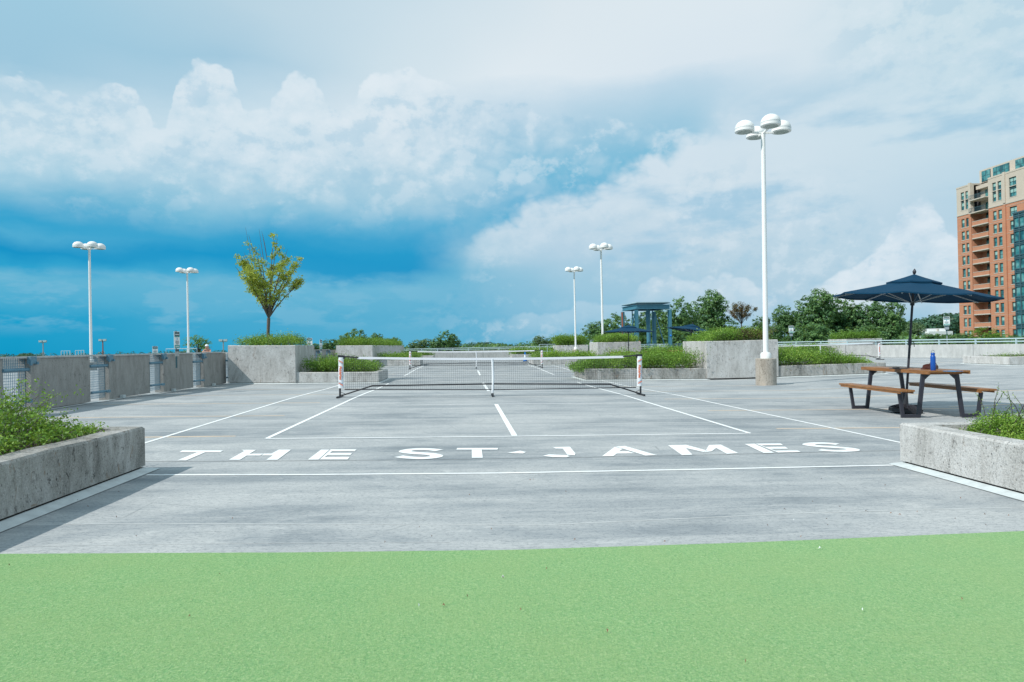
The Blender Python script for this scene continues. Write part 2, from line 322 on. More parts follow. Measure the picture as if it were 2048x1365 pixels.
MT['joint'] = simple("joint_sealant", (0.17, 0.18, 0.185), 0.8, var=0.15, nscale=6)
MT['joint_pale'] = simple("pale_joint", (0.50, 0.52, 0.52), 0.85, var=0.2, nscale=5)
MT['soil'] = simple("planter_soil", (0.075, 0.052, 0.04), 0.95, var=0.3, nscale=40, bumps=1.0)
MT['white'] = simple("white_enamel", (0.80, 0.81, 0.80), 0.35, var=0.02, nscale=8)
MT['lens'] = simple("lamp_lens", (0.30, 0.36, 0.34), 0.3, var=0.15, nscale=14)
MT['black'] = simple("black_steel", (0.018, 0.019, 0.024), 0.45, var=0.1)
MT['netblack'] = simple("net_cord", (0.025, 0.03, 0.035), 0.8)
MT['nettape'] = simple("net_tape", (0.78, 0.79, 0.84), 0.7, var=0.04, nscale=50)
MT['sleeve'] = simple("vinyl_sleeve", (0.76, 0.79, 0.84), 0.5, var=0.10, nscale=16, bumps=0.6)
MT['orange'] = simple("orange_print", (0.80, 0.14, 0.02), 0.6)
MT['navyprint'] = simple("navy_print", (0.03, 0.07, 0.20), 0.6)
MT['galv'] = simple("galvanised_steel", (0.11, 0.23, 0.31), 0.5, 0.1, 0.12, 20)
MT['rail'] = simple("painted_rail", (0.40, 0.52, 0.55), 0.5, 0.0, 0.08, 12)
MT['teal'] = simple("teal_steel", (0.055, 0.19, 0.26), 0.5, 0.0, 0.12, 4)
MT['tealdark'] = simple("teal_roof_steel", (0.03, 0.10, 0.14), 0.6, 0.0, 0.12, 4)
MT['rust'] = simple("rusty_pipe", (0.30, 0.10, 0.06), 0.8, 0.0, 0.2)
MT['redsign'] = simple("red_marker", (0.62, 0.10, 0.16), 0.5)
MT['cone'] = simple("blue_cone_plastic", (0.0, 0.18, 0.62), 0.45)
MT['signwhite'] = simple("sign_face", (0.72, 0.76, 0.76), 0.4, var=0.03)
MT['signdark'] = simple("sign_dark", (0.02, 0.07, 0.09), 0.5)
MT['signteal'] = simple("sign_teal", (0.0, 0.26, 0.24), 0.5)
MT['metal'] = simple("grey_metal", (0.42, 0.45, 0.47), 0.4, 0.6)
MT['wood'] = wood_mat("varnished_slat", (0.12, 0.045, 0.014), (0.40, 0.18, 0.055))
MT['leg'] = simple("table_leg_paint", (0.030, 0.030, 0.042), 0.45, var=0.1)
MT['navy'] = simple("navy_canvas", (0.005, 0.042, 0.088), 0.9, var=0.08, nscale=120, bumps=0.1, spec=0.15)
MT['bottle'] = simple("blue_bottle_coat", (0.006, 0.075, 0.36), 0.4)
MT['leather'] = simple("brown_leather", (0.07, 0.022, 0.016), 0.4, var=0.25, nscale=22, bumps=0.6)
MT['bluebook'] = simple("blue_cover", (0.02, 0.22, 0.45), 0.4)
MT['bark'] = simple("bark", (0.12, 0.10, 0.085), 0.9, var=0.25, nscale=14, bumps=0.8)
MT['barkdark'] = simple("dark_bark", (0.055, 0.045, 0.04), 0.9, var=0.2)
MT['leaf_near'] = leaf_mat("shrub_leaf", (0.035, 0.095, 0.015), (0.17, 0.34, 0.045), (0.46, 0.60, 0.12), 0.30)
MT['leaf_hedge'] = leaf_mat("hedge_leaf", (0.045, 0.12, 0.02), (0.13, 0.27, 0.035), (0.32, 0.45, 0.07), 0.4)
MT['leaf_brown'] = leaf_mat("browned_hedge_leaf", (0.05, 0.030, 0.022), (0.11, 0.085, 0.035), (0.16, 0.22, 0.04), 0.2)
MT['leaf_tree'] = leaf_mat("hazed_tree_leaf", (0.032, 0.098, 0.050), (0.090, 0.205, 0.078), (0.22, 0.38, 0.12), 0.35)  # greens lightened and turned bluish, putting haze into the leaf colour
MT['leaf_pale'] = leaf_mat("pale_tree_leaf", (0.05, 0.11, 0.05), (0.13, 0.23, 0.10), (0.26, 0.38, 0.17), 0.25)
MT['leaf_lime'] = leaf_mat("lime_leaf", (0.20, 0.26, 0.03), (0.42, 0.48, 0.07), (0.66, 0.70, 0.20), 0.5)
MT['leaf_red'] = leaf_mat("russet_leaf", (0.06, 0.045, 0.03), (0.15, 0.085, 0.05), (0.17, 0.19, 0.06), 0.25)
MT['leaf_far'] = leaf_mat("hazed_distant_leaf", (0.025, 0.075, 0.055), (0.045, 0.12, 0.075), (0.08, 0.18, 0.10), 0.15)  # bluish tint stands in for hazy air over the far woods
MT['terrain'] = simple("grassy_ground", (0.05, 0.09, 0.035), 0.95, var=0.3, nscale=0.05)
MT['brick'] = brick_mat("orange_brick", (0.56, 0.24, 0.135), (0.50, 0.20, 0.11), (0.42, 0.29, 0.21))
MT['stone'] = brick_mat("cream_stone", (0.60, 0.53, 0.45), (0.56, 0.49, 0.41), (0.45, 0.40, 0.34))
MT['sill'] = simple("stone_sill", (0.52, 0.48, 0.42), 0.8)
MT['winframe'] = simple("window_frame", (0.030, 0.075, 0.085), 0.5)
MT['curtain'] = simple("curtain_wall_frame", (0.055, 0.115, 0.14), 0.45)
MT['inside'] = simple("dim_interior", (0.05, 0.05, 0.055), 0.9)
MT['blind'] = simple("window_blind", (0.30, 0.50, 0.47), 0.8, var=0.1, nscale=3)
MT['skin'] = simple("skin", (0.55, 0.30, 0.22), 0.6); MT['shirt'] = simple("blue_shirt", (0.02, 0.14, 0.62), 0.8)
MT['shorts'] = simple("grey_shorts", (0.10, 0.11, 0.13), 0.8); MT['cap'] = simple("white_cap", (0.78, 0.80, 0.82), 0.8)
m, nt, b, o = new_mat("window_glass"); b.inputs['Base Color'].default_value = (0.035, 0.14, 0.15, 1); b.inputs['Roughness'].default_value = 0.08
b.inputs['Specular IOR Level'].default_value = 0.9; MT['glass'] = m
f_ = tn(nt, coord(nt, (0.5, 0.5, 0.5), 'World'), 1.2, 2); nt.links.new(ramp(nt, f_, [(0.38, (0.02, 0.09, 0.11, 1)), (0.5, (0.05, 0.22, 0.23, 1)), (0.62, (0.14, 0.34, 0.34, 1))]), b.inputs['Base Color'])

# ------------------------------------------------------------------ mesh helpers
class MB:
    def __init__(s): s.v = []; s.f = []; s.m = []; s.k = 0
    def add(s, vs, fs):
        n = len(s.v); s.v += [tuple(p) for p in vs]
        for f in fs: s.f.append([i+n for i in f]); s.m.append(s.k)
        return s
    def box(s, c, d, rot=None):
        x, y, z = d[0]/2, d[1]/2, d[2]/2
        P = [Vector(p) for p in ((-x,-y,-z),(x,-y,-z),(x,y,-z),(-x,y,-z),(-x,-y,z),(x,-y,z),(x,y,z),(-x,y,z))]
        if rot is not None: P = [rot @ p for p in P]
        c = Vector(c); return s.add([p+c for p in P], [(0,3,2,1),(4,5,6,7),(0,1,5,4),(1,2,6,5),(2,3,7,6),(3,0,4,7)])
    def bb(s, a, b): return s.box([(a[i]+b[i])/2 for i in range(3)], [abs(b[i]-a[i]) for i in range(3)])
    def bar(s, a, b, w, h, up=(0, 0, 1)):
        a, b = Vector(a), Vector(b); d = (b-a); L = d.length; d.normalize(); up = Vector(up)
        sx = d.cross(up)
        if sx.length < 1e-4: sx = d.cross(Vector((1, 0, 0)))
        sx.normalize(); sz = sx.cross(d); rot = Matrix((sx, d, sz)).transposed()
        return s.box((a+b)/2, (w, L, h), rot)
    def tube(s, pts, rad, n=10, cap=True):
        pts = [Vector(p) for p in pts]; rr = rad if isinstance(rad, (list, tuple)) else [rad]*len(pts)
        rings = []; prev = None
        for i, p in enumerate(pts):
            d = (pts[min(i+1, len(pts)-1)] - pts[max(i-1, 0)]).normalized()
            if prev is None:
                a = d.cross(Vector((0, 0, 1)));  a = a if a.length > 1e-3 else d.cross(Vector((1, 0, 0)))
            else: a = prev - d*prev.dot(d)
            a.normalize(); prev = a; b2 = d.cross(a)
            rings.append([p + (a*math.cos(2*math.pi*k/n) + b2*math.sin(2*math.pi*k/n))*rr[i] for k in range(n)])
        fs = [(i*n+k, i*n+(k+1) % n, (i+1)*n+(k+1) % n, (i+1)*n+k) for i in range(len(pts)-1) for k in range(n)]
        if cap: fs += [tuple(range(n-1, -1, -1)), tuple((len(pts)-1)*n+k for k in range(n))]
        return s.add([q for r in rings for q in r], fs)
    def lathe(s, prof, c=(0, 0, 0), n=24, sy=1.0):
        c = Vector(c); vs = [c+Vector((r*math.cos(2*math.pi*k/n), r*sy*math.sin(2*math.pi*k/n), z)) for r, z in prof for k in range(n)]
        fs = [(i*n+k, i*n+(k+1) % n, (i+1)*n+(k+1) % n, (i+1)*n+k) for i in range(len(prof)-1) for k in range(n)]
        if prof[0][0] > 1e-4: fs.append(tuple(range(n-1, -1, -1)))
        if prof[-1][0] > 1e-4: fs.append(tuple((len(prof)-1)*n+k for k in range(n)))
        return s.add(vs, fs)
    def prism(s, poly, z0, z1):
        n = len(poly); vs = [(x, y, z0) for x, y in poly]+[(x, y, z1) for x, y in poly]
        return s.add(vs, [tuple(range(n-1, -1, -1)), tuple(range(n, 2*n))]+[(i, (i+1) % n, n+(i+1) % n, n+i) for i in range(n)])
    def build(s, name, mat, parent=None, smooth=False, bevel=0.0, rel=False):
        me = bpy.data.meshes.new(name)
        off = parent.location if (rel and parent is not None) else Vector((0, 0, 0))
        if rel and parent is not None and parent.parent is not None: off = off + parent.parent.location
        me.from_pydata([tuple(Vector(p)-off) for p in s.v], [], s.f); me.update()
        mats = mat if isinstance(mat, (list, tuple)) else [mat]
        for x in mats: me.materials.append(MT[x] if isinstance(x, str) else x)
        if len(mats) > 1: me.polygons.foreach_set('material_index', s.m)
        if smooth: me.polygons.foreach_set('use_smooth', [True]*len(me.polygons))
        bm = bmesh.new(); bm.from_mesh(me); bmesh.ops.recalc_face_normals(bm, faces=bm.faces)
        if bevel: 
            bmesh.ops.remove_doubles(bm, verts=bm.verts, dist=1e-5)
            bmesh.ops.bevel(bm, geom=[e for e in bm.edges if len(e.link_faces) == 2 and e.calc_face_angle(0) > 0.6], offset=bevel, segments=2, affect='EDGES', profile=0.6)
        bm.to_mesh(me); bm.free()
        if smooth:
            try: me.set_sharp_from_angle(angle=R(40))
            except Exception: pass
        o = bpy.data.objects.new(name, me); COL.objects.link(o)
        if parent is not None: o.parent = parent
        return o
def tag(o, label=None, cat=None, group=None, kind=None):
    if label: o['label'] = label
    if cat: o['category'] = cat
    if group: o['group'] = group
    if kind: o['kind'] = kind
    return o
def thing(name, label, cat, loc=(0, 0, 0), rz=0.0, group=None):
    o = bpy.data.objects.new(name, None); COL.objects.link(o); o.location = loc; o.rotation_euler = (0, 0, rz)
    o.empty_display_size = 0.2; return tag(o, label, cat, group)
def dup(root, loc=None, rz=None, label=None, scale=None):
    def cp(o, par):
        c = o.copy(); COL.objects.link(c); c.parent = par
        for ch in list(o.children): cp(ch, c)
        return c
    c = cp(root, None)
    if loc is not None: c.location = loc
    if rz is not None: c.rotation_euler = (0, 0, rz)
    if scale is not None: c.scale = scale
    if label: c['label'] = label
    return c
def struct(name, mb, mat, **k): return tag(mb.build(name, mat, **k), kind='structure')

# ------------------------------------------------------------------ terrain and deck
WA, WM, WB = (27.4, 29.6), (25.1, 37.4), (8.0, 68.0)           # diagonal parapet
t = MB(); t.add([(-5000,-3000,-13),(5000,-3000,-13),(5000,7000,-13),(-5000,7000,-13)], [(0,1,2,3)])
struct("ground", t, 'terrain')
d = MB(); xs = np.arange(-26, 44.01, 0.5); ys = np.arange(-4, 68.51, 0.5); idx = {}
for i in range(len(xs)):
    for j in range(len(ys)):
        idx[i, j] = len(d.v); d.v.append((xs[i], ys[j], gz(xs[i], ys[j])))
def cut(x, y):
    a, b2 = (WA, WM) if y < WM[1] else (WM, WB)
    return y > 29.6 and x > a[0]+(b2[0]-a[0])*(y-a[1])/(b2[1]-a[1])+0.3
for i in range(len(xs)-1):
    for j in range(len(ys)-1):
        if cut(xs[i]+0.25, ys[j]+0.25): continue
        d.f.append([idx[i, j], idx[i+1, j], idx[i+1, j+1], idx[i, j+1]]); d.m.append(0)
deck = struct("parking_deck", d, 'deck')
gb = MB(); gb.prism([(-26.2,-4.2),(44.2,-4.2),(44.2,29.5),(27.6,29.6),(25.3,37.5),(8.4,68.6),(-26.2,68.6)], -13, -0.75)
struct("garage_base", gb, 'smoothcon')

GX = {}
def gm(x, y):
    i, j = math.floor(x*2)/2, math.floor(y*2)/2; u, v = (x-i)*2, (y-j)*2
    h = lambda a, b2: GX.setdefault((a, b2), gz(a, b2))
    return h(i, j)*(1-u)*(1-v)+h(i+.5, j)*u*(1-v)+h(i, j+.5)*(1-u)*v+h(i+.5, j+.5)*u*v
def ribbon(pts, w, z=0.006, step=0.5):
    mb = MB(); P = []
    for a, b2 in zip(pts[:-1], pts[1:]):
        L = math.hypot(b2[0]-a[0], b2[1]-a[1]); n = max(1, int(L/step))
        for k in range(n): P.append((a[0]+(b2[0]-a[0])*k/n, a[1]+(b2[1]-a[1])*k/n))
    P.append(pts[-1][:2]); vs = []
    for i, p in enumerate(P):
        q = P[min(i+1, len(P)-1)]; r = P[max(i-1, 0)]; dx, dy = q[0]-r[0], q[1]-r[1]; L = math.hypot(dx, dy); nx, ny = -dy/L, dx/L
        ww = w[i*len(w)//len(P)] if isinstance(w, list) else w
        for sgn in (1, -1):
            x, y = p[0]+nx*sgn*ww/2, p[1]+ny*sgn*ww/2; vs.append((x, y, gm(x, y)+z))
    mb.add(vs, [(2*i, 2*i+1, 2*i+3, 2*i+2) for i in range(len(P)-1)]); return mb
def line(pts, w=0.06, mat='white_paint', z=0.0035, name='painted_line', label=None):
    o = ribbon(pts, w, z).build(name, mat, deck)
    if label: o['label'] = label
    return o
def gp(l): return [tuple(G(*p)[:2]) for p in l]
turf_edge = gp([(-260,1114),(0,1113),(300,1111.5),(600,1110),(1024,1105),(1500,1090),(2048,1067),(2300,1054)])
tb = MB(); tv = []
for i in range(60):
    u = i/59*(len(turf_edge)-1); k = min(int(u), len(turf_edge)-2); f = u-k
    ex = turf_edge[k][0]*(1-f)+turf_edge[k+1][0]*f; ey = turf_edge[k][1]*(1-f)+turf_edge[k+1][1]*f + random.uniform(-.0022, .0022)
    for j in range(9):
        y = ey + (-3.9-ey)*j/8; tv.append((ex, y, gz(ex, y)+0.014))
tb.add(tv, [(i*9+j, (i+1)*9+j, (i+1)*9+j+1, i*9+j+1) for i in range(59) for j in range(8)])
ring = len(tb.v); 
tb.add([(tv[i*9][0], tv[i*9][1], tv[i*9][2]-0.014) for i in range(60)]+[tv[i*9] for i in range(60)], [(i, i+1, 61+i, 60+i) for i in range(59)])
struct("turf", tb, 'turf')

# court markings (the near court, the court behind it and the one to the right)
XL, XR, XC, Y0, YN = -2.50, 3.68, 0.59, 8.74, 15.65
base_near = gp([(533,878),(780,876),(1000,873.6),(1250,870.5),(1500,867.3)])
line(base_near, 0.055)
line([base_near[0], (XL, 13.5), (XL, 22.4)], 0.06); line([base_near[-1], (XR, 13.5), (XR, 22.4)], 0.06)
line([(XL, 13.5), (XR, 13.55)], 0.05); line([(XL, 17.8), (XR, 17.8)], 0.05); line([(XL, 22.4), (XR, 22.4)], 0.05)
line([(XC+.02, Y0), (XC, 13.52)], 0.075, z=0.0055); line([(XC, 17.8), (XC-.02, 22.4)], 0.08, z=0.0055)
line(gp([(292,951),(640,950),(1000,947.2),(1400,939.7),(1806,930.8)]), 0.05)
line([(-3.85, 6.7), (-3.95, 22.7)], 0.055); line([(5.14, 6.35), (4.70, 23.4)], 0.055)
for x0, yb in ((0, 28.0), (18.7, 28.3)):
    yn = yb+6.706
    line([(x0+XL, yb), (x0+XR, yb)], 0.05, 'faded_paint'); line([(x0+XL, yb), (x0+XL, yb+13.4)], 0.06); line([(x0+XR, yb), (x0+XR, yb+13.4)], 0.06)
    line([(x0+XL, yn-2.13), (x0+XR, yn-2.13)], 0.05, 'faded_paint'); line([(x0+XL, yn+2.13), (x0+XR, yn+2.13)], 0.05, 'faded_paint')
    line([(x0+XC, yb), (x0+XC, yn-2.13)], 0.08, z=0.0055); line([(x0-3.85, yb-1.5), (x0-3.85, yb+13)], 0.055, 'faded_paint'); line([(x0+4.95, yb-1.5), (x0+4.95, yb+11)], 0.055)
# parking-bay lines
for k in range(5): line([(-7.3, 9.05+2.62*k), (-3.02+random.uniform(-.05, .05), 9.05+2.62*k)], 0.075, 'yellow_paint', 0.002)
for k in range(5): line([(4.27, 9.17+2.66*k), (8.9, 9.1+2.66*k)], 0.075, 'yellow_paint', 0.002)
for k in range(3): line([(-7.3, 27.0+2.66*k), (-3.0, 27.0+2.66*k)], 0.075, 'yellow_paint', 0.002)
for k in range(4): line([(4.3, 27.4+2.66*k), (8.8, 27.4+2.66*k)], 0.075, 'yellow_paint', 0.002)
for k in range(8): line([(8.96, 9.45+2.66*k if k < 5 else 30), (13.9, 9.6+2.66*k if k < 5 else 30)], 0.075, 'yellow_paint', 0.002) if k < 4 else None
for k in range(8): line([(20.3, 11.5+2.7*k), (25.6, 11.6+2.7*k)], 0.08, 'yellow_paint' if k % 2 else 'faded_paint', 0.002) if not 24.5 < 11.5+2.7*k < 29 else None
for y in (12.2, 16.9, 19.6, 31.5, 33.4): line([(8.0, y), (27.0 if y < 30 else 24.5, y+0.5)], 0.07, 'faded_paint', 0.0018)
for y in (25.3, 27.9, 30.6, 46, 49, 53): line([(XL-1, y), (XR+.5, y)], 0.09, 'faded_paint', 0.0018)
# slab joints
for pts, w, mt_ in ((((-200,1052),(300,1047.5),(650,1049),(1100,1050),(1600,1027),(1760,1022),(2200,1011)), 0.013, 'joint_pale'),
                   (((240,924),(500,923),(900,919.5),(1300,913),(1900,899)), 0.020, 'joint'),
                   (((300,853),(760,848),(1100,846),(1700,838)), 0.012, 'joint_pale'), (((500,800),(720,796.5),(1000,795),(1210,793)), 0.022, 'joint'),
                   (((-100,1096),(420,1088),(900,1085)), 0.006, 'joint_pale')):
    line(gp(pts), w, mt_, 0.0012, 'slab_joint')
for y in (27.2, 37.6): line([(-7.3, y), (20, y)], 0.04, 'joint', 0.0012, 'slab_joint')
# lettering
ZA = lambda l: [(280+x/2.844, 840+y/2.844) for x, y in l]; ZB = lambda l: [(1000+x/2.56, 840+y/2.56) for x, y in l]
letters = [
 [ZA([(224,187),(240,176.5),(473,176.5),(456,187)]), ZA([(210,234),(322,188),(371,187),(262,234)])],
 [ZA([(505,230),(592,181),(578,173),(662,173),(622,196),(700,195),(684,206),(607,206),(568,230)]), ZA([(690,205.5),(704,195),(748,194),(790,172),(860,172),(782,230),(718,230),(755,205.5)])],
 [ZA([(955,229),(1030,172),(1078,172),(1015,229)]), ZA([(1022,228),(1085,170),(1232,170),(1222,181),(1092,181),(1080,192),(1207,191),(1197,202),(1068,202),(1050,215),(1193,214),(1180,228)])],
 None,
 [ZA([(1799,172),(1805,162.5),(2037,162.5),(2034,172)]), ZA([(1888,218.5),(1887,173),(1944,173),(1950,218.5)])],
 [ZB([(36,171),(75,165),(102,160),(134,167),(118,174.5),(75,173.5)])],
 [ZB([(270,142),(358,140),(386,174),(384,184),(345,181),(322,150),(285,149.5)]), ZB([(218,187),(250,179),(300,181),(342,182.5),(358,189),(340,194),(270,193)])],
 [ZB([(522,189),(588,140),(628,151),(610,163),(655,163),(690,174),(598,175),(580,188.5)]), ZB([(592,138.5),(640,136),(804,183),(745,185.5)])],
 [ZB([(860,132),(952,130),(1065,160.5),(1042,167),(952,147),(985,181),(932,183)]), ZB([(1048,168),(1070,131),(1130,129),(1220,173),(1162,176.5),(1107,147),(1085,163)])],
 [ZB([(1253,126),(1303,124.3),(1404,171),(1350,172)]), ZB([(1309,124),(1436,123),(1450,132),(1340,133),(1360,141),(1460,140),(1475,150),(1385,151),(1410,160),(1525,159),(1540,167),(1424,170)])],
 None]
S1 = ZA([(1703,176),(1640,169.5),(1570,169.5),(1518,176),(1510,184),(1560,191),(1640,196),(1684,204),(1678,213),(1610,220),(1530,217),(1470,210)])
S2 = ZB([(1729,127),(1660,121.5),(1600,123),(1580,130),(1630,137),(1730,143.5),(1795,150),(1805,157),(1750,161.5),(1690,160),(1636,155.5)])
for li, polys in enumerate(letters):
    mb = MB()
    if polys is None:
        p = gp(S1 if li == 3 else S2); Q = []
        for i in range(len(p)-1):
            a, b2, c2, e2 = p[max(i-1, 0)], p[i], p[i+1], p[min(i+2, len(p)-1)]
            for k in range(4):
                u = k/4; Q.append(tuple(0.5*((2*b2[j])+(-a[j]+c2[j])*u+(2*a[j]-5*b2[j]+4*c2[j]-e2[j])*u*u+(-a[j]+3*b2[j]-3*c2[j]+e2[j])*u**3) for j in (0, 1)))
        Q.append(p[-1]); mb = ribbon(Q, 0.135, 0.0045, 9)
    else:
        for pl in polys: 
            q = gp(pl); mb.add([(x, y, gm(x, y)+0.0045) for x, y in q], [tuple(range(len(q)))])
    o = mb.build('painted_letter', 'white_paint', deck)
    o['label'] = 'white stencilled ' + ('dot' if li == 5 else 'letter ' + ['T','H','E','S','T','','J','A','M','E','S'][li])

# ------------------------------------------------------------------ planters
def inset(poly, t):
    n = len(poly); out = []
    for i in range(n):
        p0, p1, p2 = (Vector((*poly[(i+k) % n], 0)) for k in (-1, 0, 1))
        a = (p1-p0).normalized(); b2 = (p2-p1).normalized(); na = Vector((-a.y, a.x, 0)); nb = Vector((-b2.y, b2.x, 0))
        m_ = (na+nb).normalized(); out.append(tuple((p1+m_*(t/max(0.3, m_.dot(na))))[:2]))
    return out
def rect(x0, x1, y0, y1): return [(x0, y0), (x1, y0), (x1, y1), (x0, y1)]
def subdiv(poly, step=1.0):
    out = []
    for i in range(len(poly)):
        a, b2 = poly[i], poly[(i+1) % len(poly)]; n = max(1, int(math.hypot(b2[0]-a[0], b2[1]-a[1])/step))
        out += [(a[0]+(b2[0]-a[0])*k/n, a[1]+(b2[1]-a[1])*k/n) for k in range(n)]
    return out
def basin(root, poly, h, t, mat, name='planter_wall', soil=True, lift=0.05, jag=0.004):
    o1 = subdiv(poly, 0.4); i1 = []
    pin = inset(poly, t)
    n0 = []
    for i in range(len(poly)):
        a, b2 = poly[i], poly[(i+1) % len(poly)]; n = max(1, int(math.hypot(b2[0]-a[0], b2[1]-a[1])/0.4))
        c, e = pin[i], pin[(i+1) % len(poly)]
        i1 += [(c[0]+(e[0]-c[0])*k/n, c[1]+(e[1]-c[1])*k/n) for k in range(n)]
    n = len(o1); mb = MB(); vs = []; rj = [random.uniform(-jag, jag) for _ in o1]; ch = 0.018
    o2 = inset_pts(o1, poly, ch)
    for k, (x, y) in enumerate(o1): vs.append((x, y, gz(x, y)+lift))
    for k, (x, y) in enumerate(o1): vs.append((x, y, gz(x, y)+h-ch+rj[k]))
    for k, (x, y) in enumerate(o2): vs.append((x, y, gz(x, y)+h+rj[k]))
    for k, (x, y) in enumerate(i1): vs.append((x, y, gz(x, y)+h+rj[k]))
    for k, (x, y) in enumerate(i1): vs.append((x, y, gz(x, y)+lift))
    fs = []
    for r in range(4): fs += [(r*n+k, r*n+(k+1) % n, (r+1)*n+(k+1) % n, (r+1)*n+k) for k in range(n)]
    fs += [(4*n+k, 4*n+(k+1) % n, (k+1) % n, k) for k in range(n)]
    mb.add(vs, fs); mb.build(name, mat, root, rel=True)
    if soil:
        q = i1; s = MB(); cx = sum(p[0] for p in q)/len(q); cy = sum(p[1] for p in q)/len(q)
        s.add([(x, y, gz(x, y)+h-0.07) for x, y in q]+[(cx, cy, gz(cx, cy)+h-0.03)], [(k, (k+1) % len(q), len(q)) for k in range(len(q))])
        s.build('soil', 'soil', root, rel=True)
    g_ = inset(poly, 0.03); q = subdiv(g_, 0.5); s = MB()                        # recessed strip under the wall, coloured dark as the gap's shade
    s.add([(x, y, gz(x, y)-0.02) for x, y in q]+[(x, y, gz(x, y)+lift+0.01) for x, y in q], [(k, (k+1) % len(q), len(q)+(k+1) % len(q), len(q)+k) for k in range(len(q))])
    s.build('gap_shade', 'gap', root, rel=True)
def inset_pts(pts, poly, t):
    cx = sum(p[0] for p in poly)/len(poly); cy = sum(p[1] for p in poly)/len(poly); out = []
    x0, x1 = min(p[0] for p in poly), max(p[0] for p in poly); y0, y1 = min(p[1] for p in poly), max(p[1] for p in poly)
    for x, y in pts:
        out.append((x + (t if abs(x-x0) < 1e-4 else -t if abs(x-x1) < 1e-4 else 0), y + (t if abs(y-y0) < 1e-4 else -t if abs(y-y1) < 1e-4 else 0)))
    return out
def flashing(root, poly, w=0.13):
    a = [(x, y) for x, y in inset(poly, 0.01)]; b2 = inset(poly, -w); mb = MB(); A, B = [], []
    for i in range(len(a)):
        j = (i+1) % len(a); n = max(1, int(math.hypot(a[j][0]-a[i][0], a[j][1]-a[i][1])/0.5))
        for k in range(n):
            A.append((a[i][0]+(a[j][0]-a[i][0])*k/n, a[i][1]+(a[j][1]-a[i][1])*k/n)); B.append((b2[i][0]+(b2[j][0]-b2[i][0])*k/n, b2[i][1]+(b2[j][1]-b2[i][1])*k/n))
    n = len(A)
    mb.add([(x, y, gz(x, y)+0.035) for x, y in A]+[(x, y, gz(x, y)+0.006) for x, y in B], [(k, (k+1) % n, n+(k+1) % n, n+k) for k in range(n)])
    mb.build('base_flashing', 'flash', root, rel=True)

# ---- foliage
def leaves(P, Nn, S, asp, seed, mats, stems=None, name='foliage', parent=None, leaf_tone=None, mi=None, smoothn=None):
    rs = np.random.RandomState(seed); n = len(P)
    Nn = Nn/np.maximum(1e-6, np.linalg.norm(Nn, axis=1, keepdims=True))
    r = rs.normal(size=(n, 3)); T = np.cross(Nn, r); T /= np.maximum(1e-6, np.linalg.norm(T, axis=1, keepdims=True)); B = np.cross(Nn, T)
    S = S[:, None]
    V = np.stack([P - T*S*0.5, P + B*S*asp*0.5 + Nn*S*0.12, P + T*S*0.5, P - B*S*asp*0.5 + Nn*S*0.12], axis=1).reshape(-1, 3)
    Fc = np.arange(n*4).reshape(-1, 4)
    extraV, extraF = (np.zeros((0, 3)), [])
    me = bpy.data.meshes.new(name)
    nv = len(V); nf = n
    if stems is not None and len(stems.v):
        sv = np.array([tuple(q) for q in stems.v]); sf = np.array([f for f in stems.f if len(f) == 4])+nv
        V = np.vstack([V, sv]); Fc = np.vstack([Fc, sf])
    me.vertices.add(len(V)); me.vertices.foreach_set('co', V.astype(np.float32).ravel())
    m_ = len(Fc); me.loops.add(m_*4); me.loops.foreach_set('vertex_index', Fc.astype(np.int32).ravel())
    me.polygons.add(m_); me.polygons.foreach_set('loop_start', np.arange(0, m_*4, 4, dtype=np.int32))
    try: me.polygons.foreach_set('loop_total', np.full(m_, 4, dtype=np.int32))
    except Exception: pass
    for x in mats: me.materials.append(MT[x])
    mat_i = np.zeros(m_, dtype=np.int32)
    if mi is not None: mat_i[:n] = mi
    mat_i[n:] = len(mats)-1 if stems is not None else 0
    me.polygons.foreach_set('material_index', mat_i)
    at = me.attributes.new('leaf_tone', 'FLOAT', 'FACE'); v = np.zeros(m_, dtype=np.float32); v[:n] = leaf_tone if leaf_tone is not None else rs.rand(n); at.data.foreach_set('value', v)
    me.update(); me.validate()
    o = bpy.data.objects.new(name, me); COL.objects.link(o)
    if parent is not None: o.parent = parent
    return o
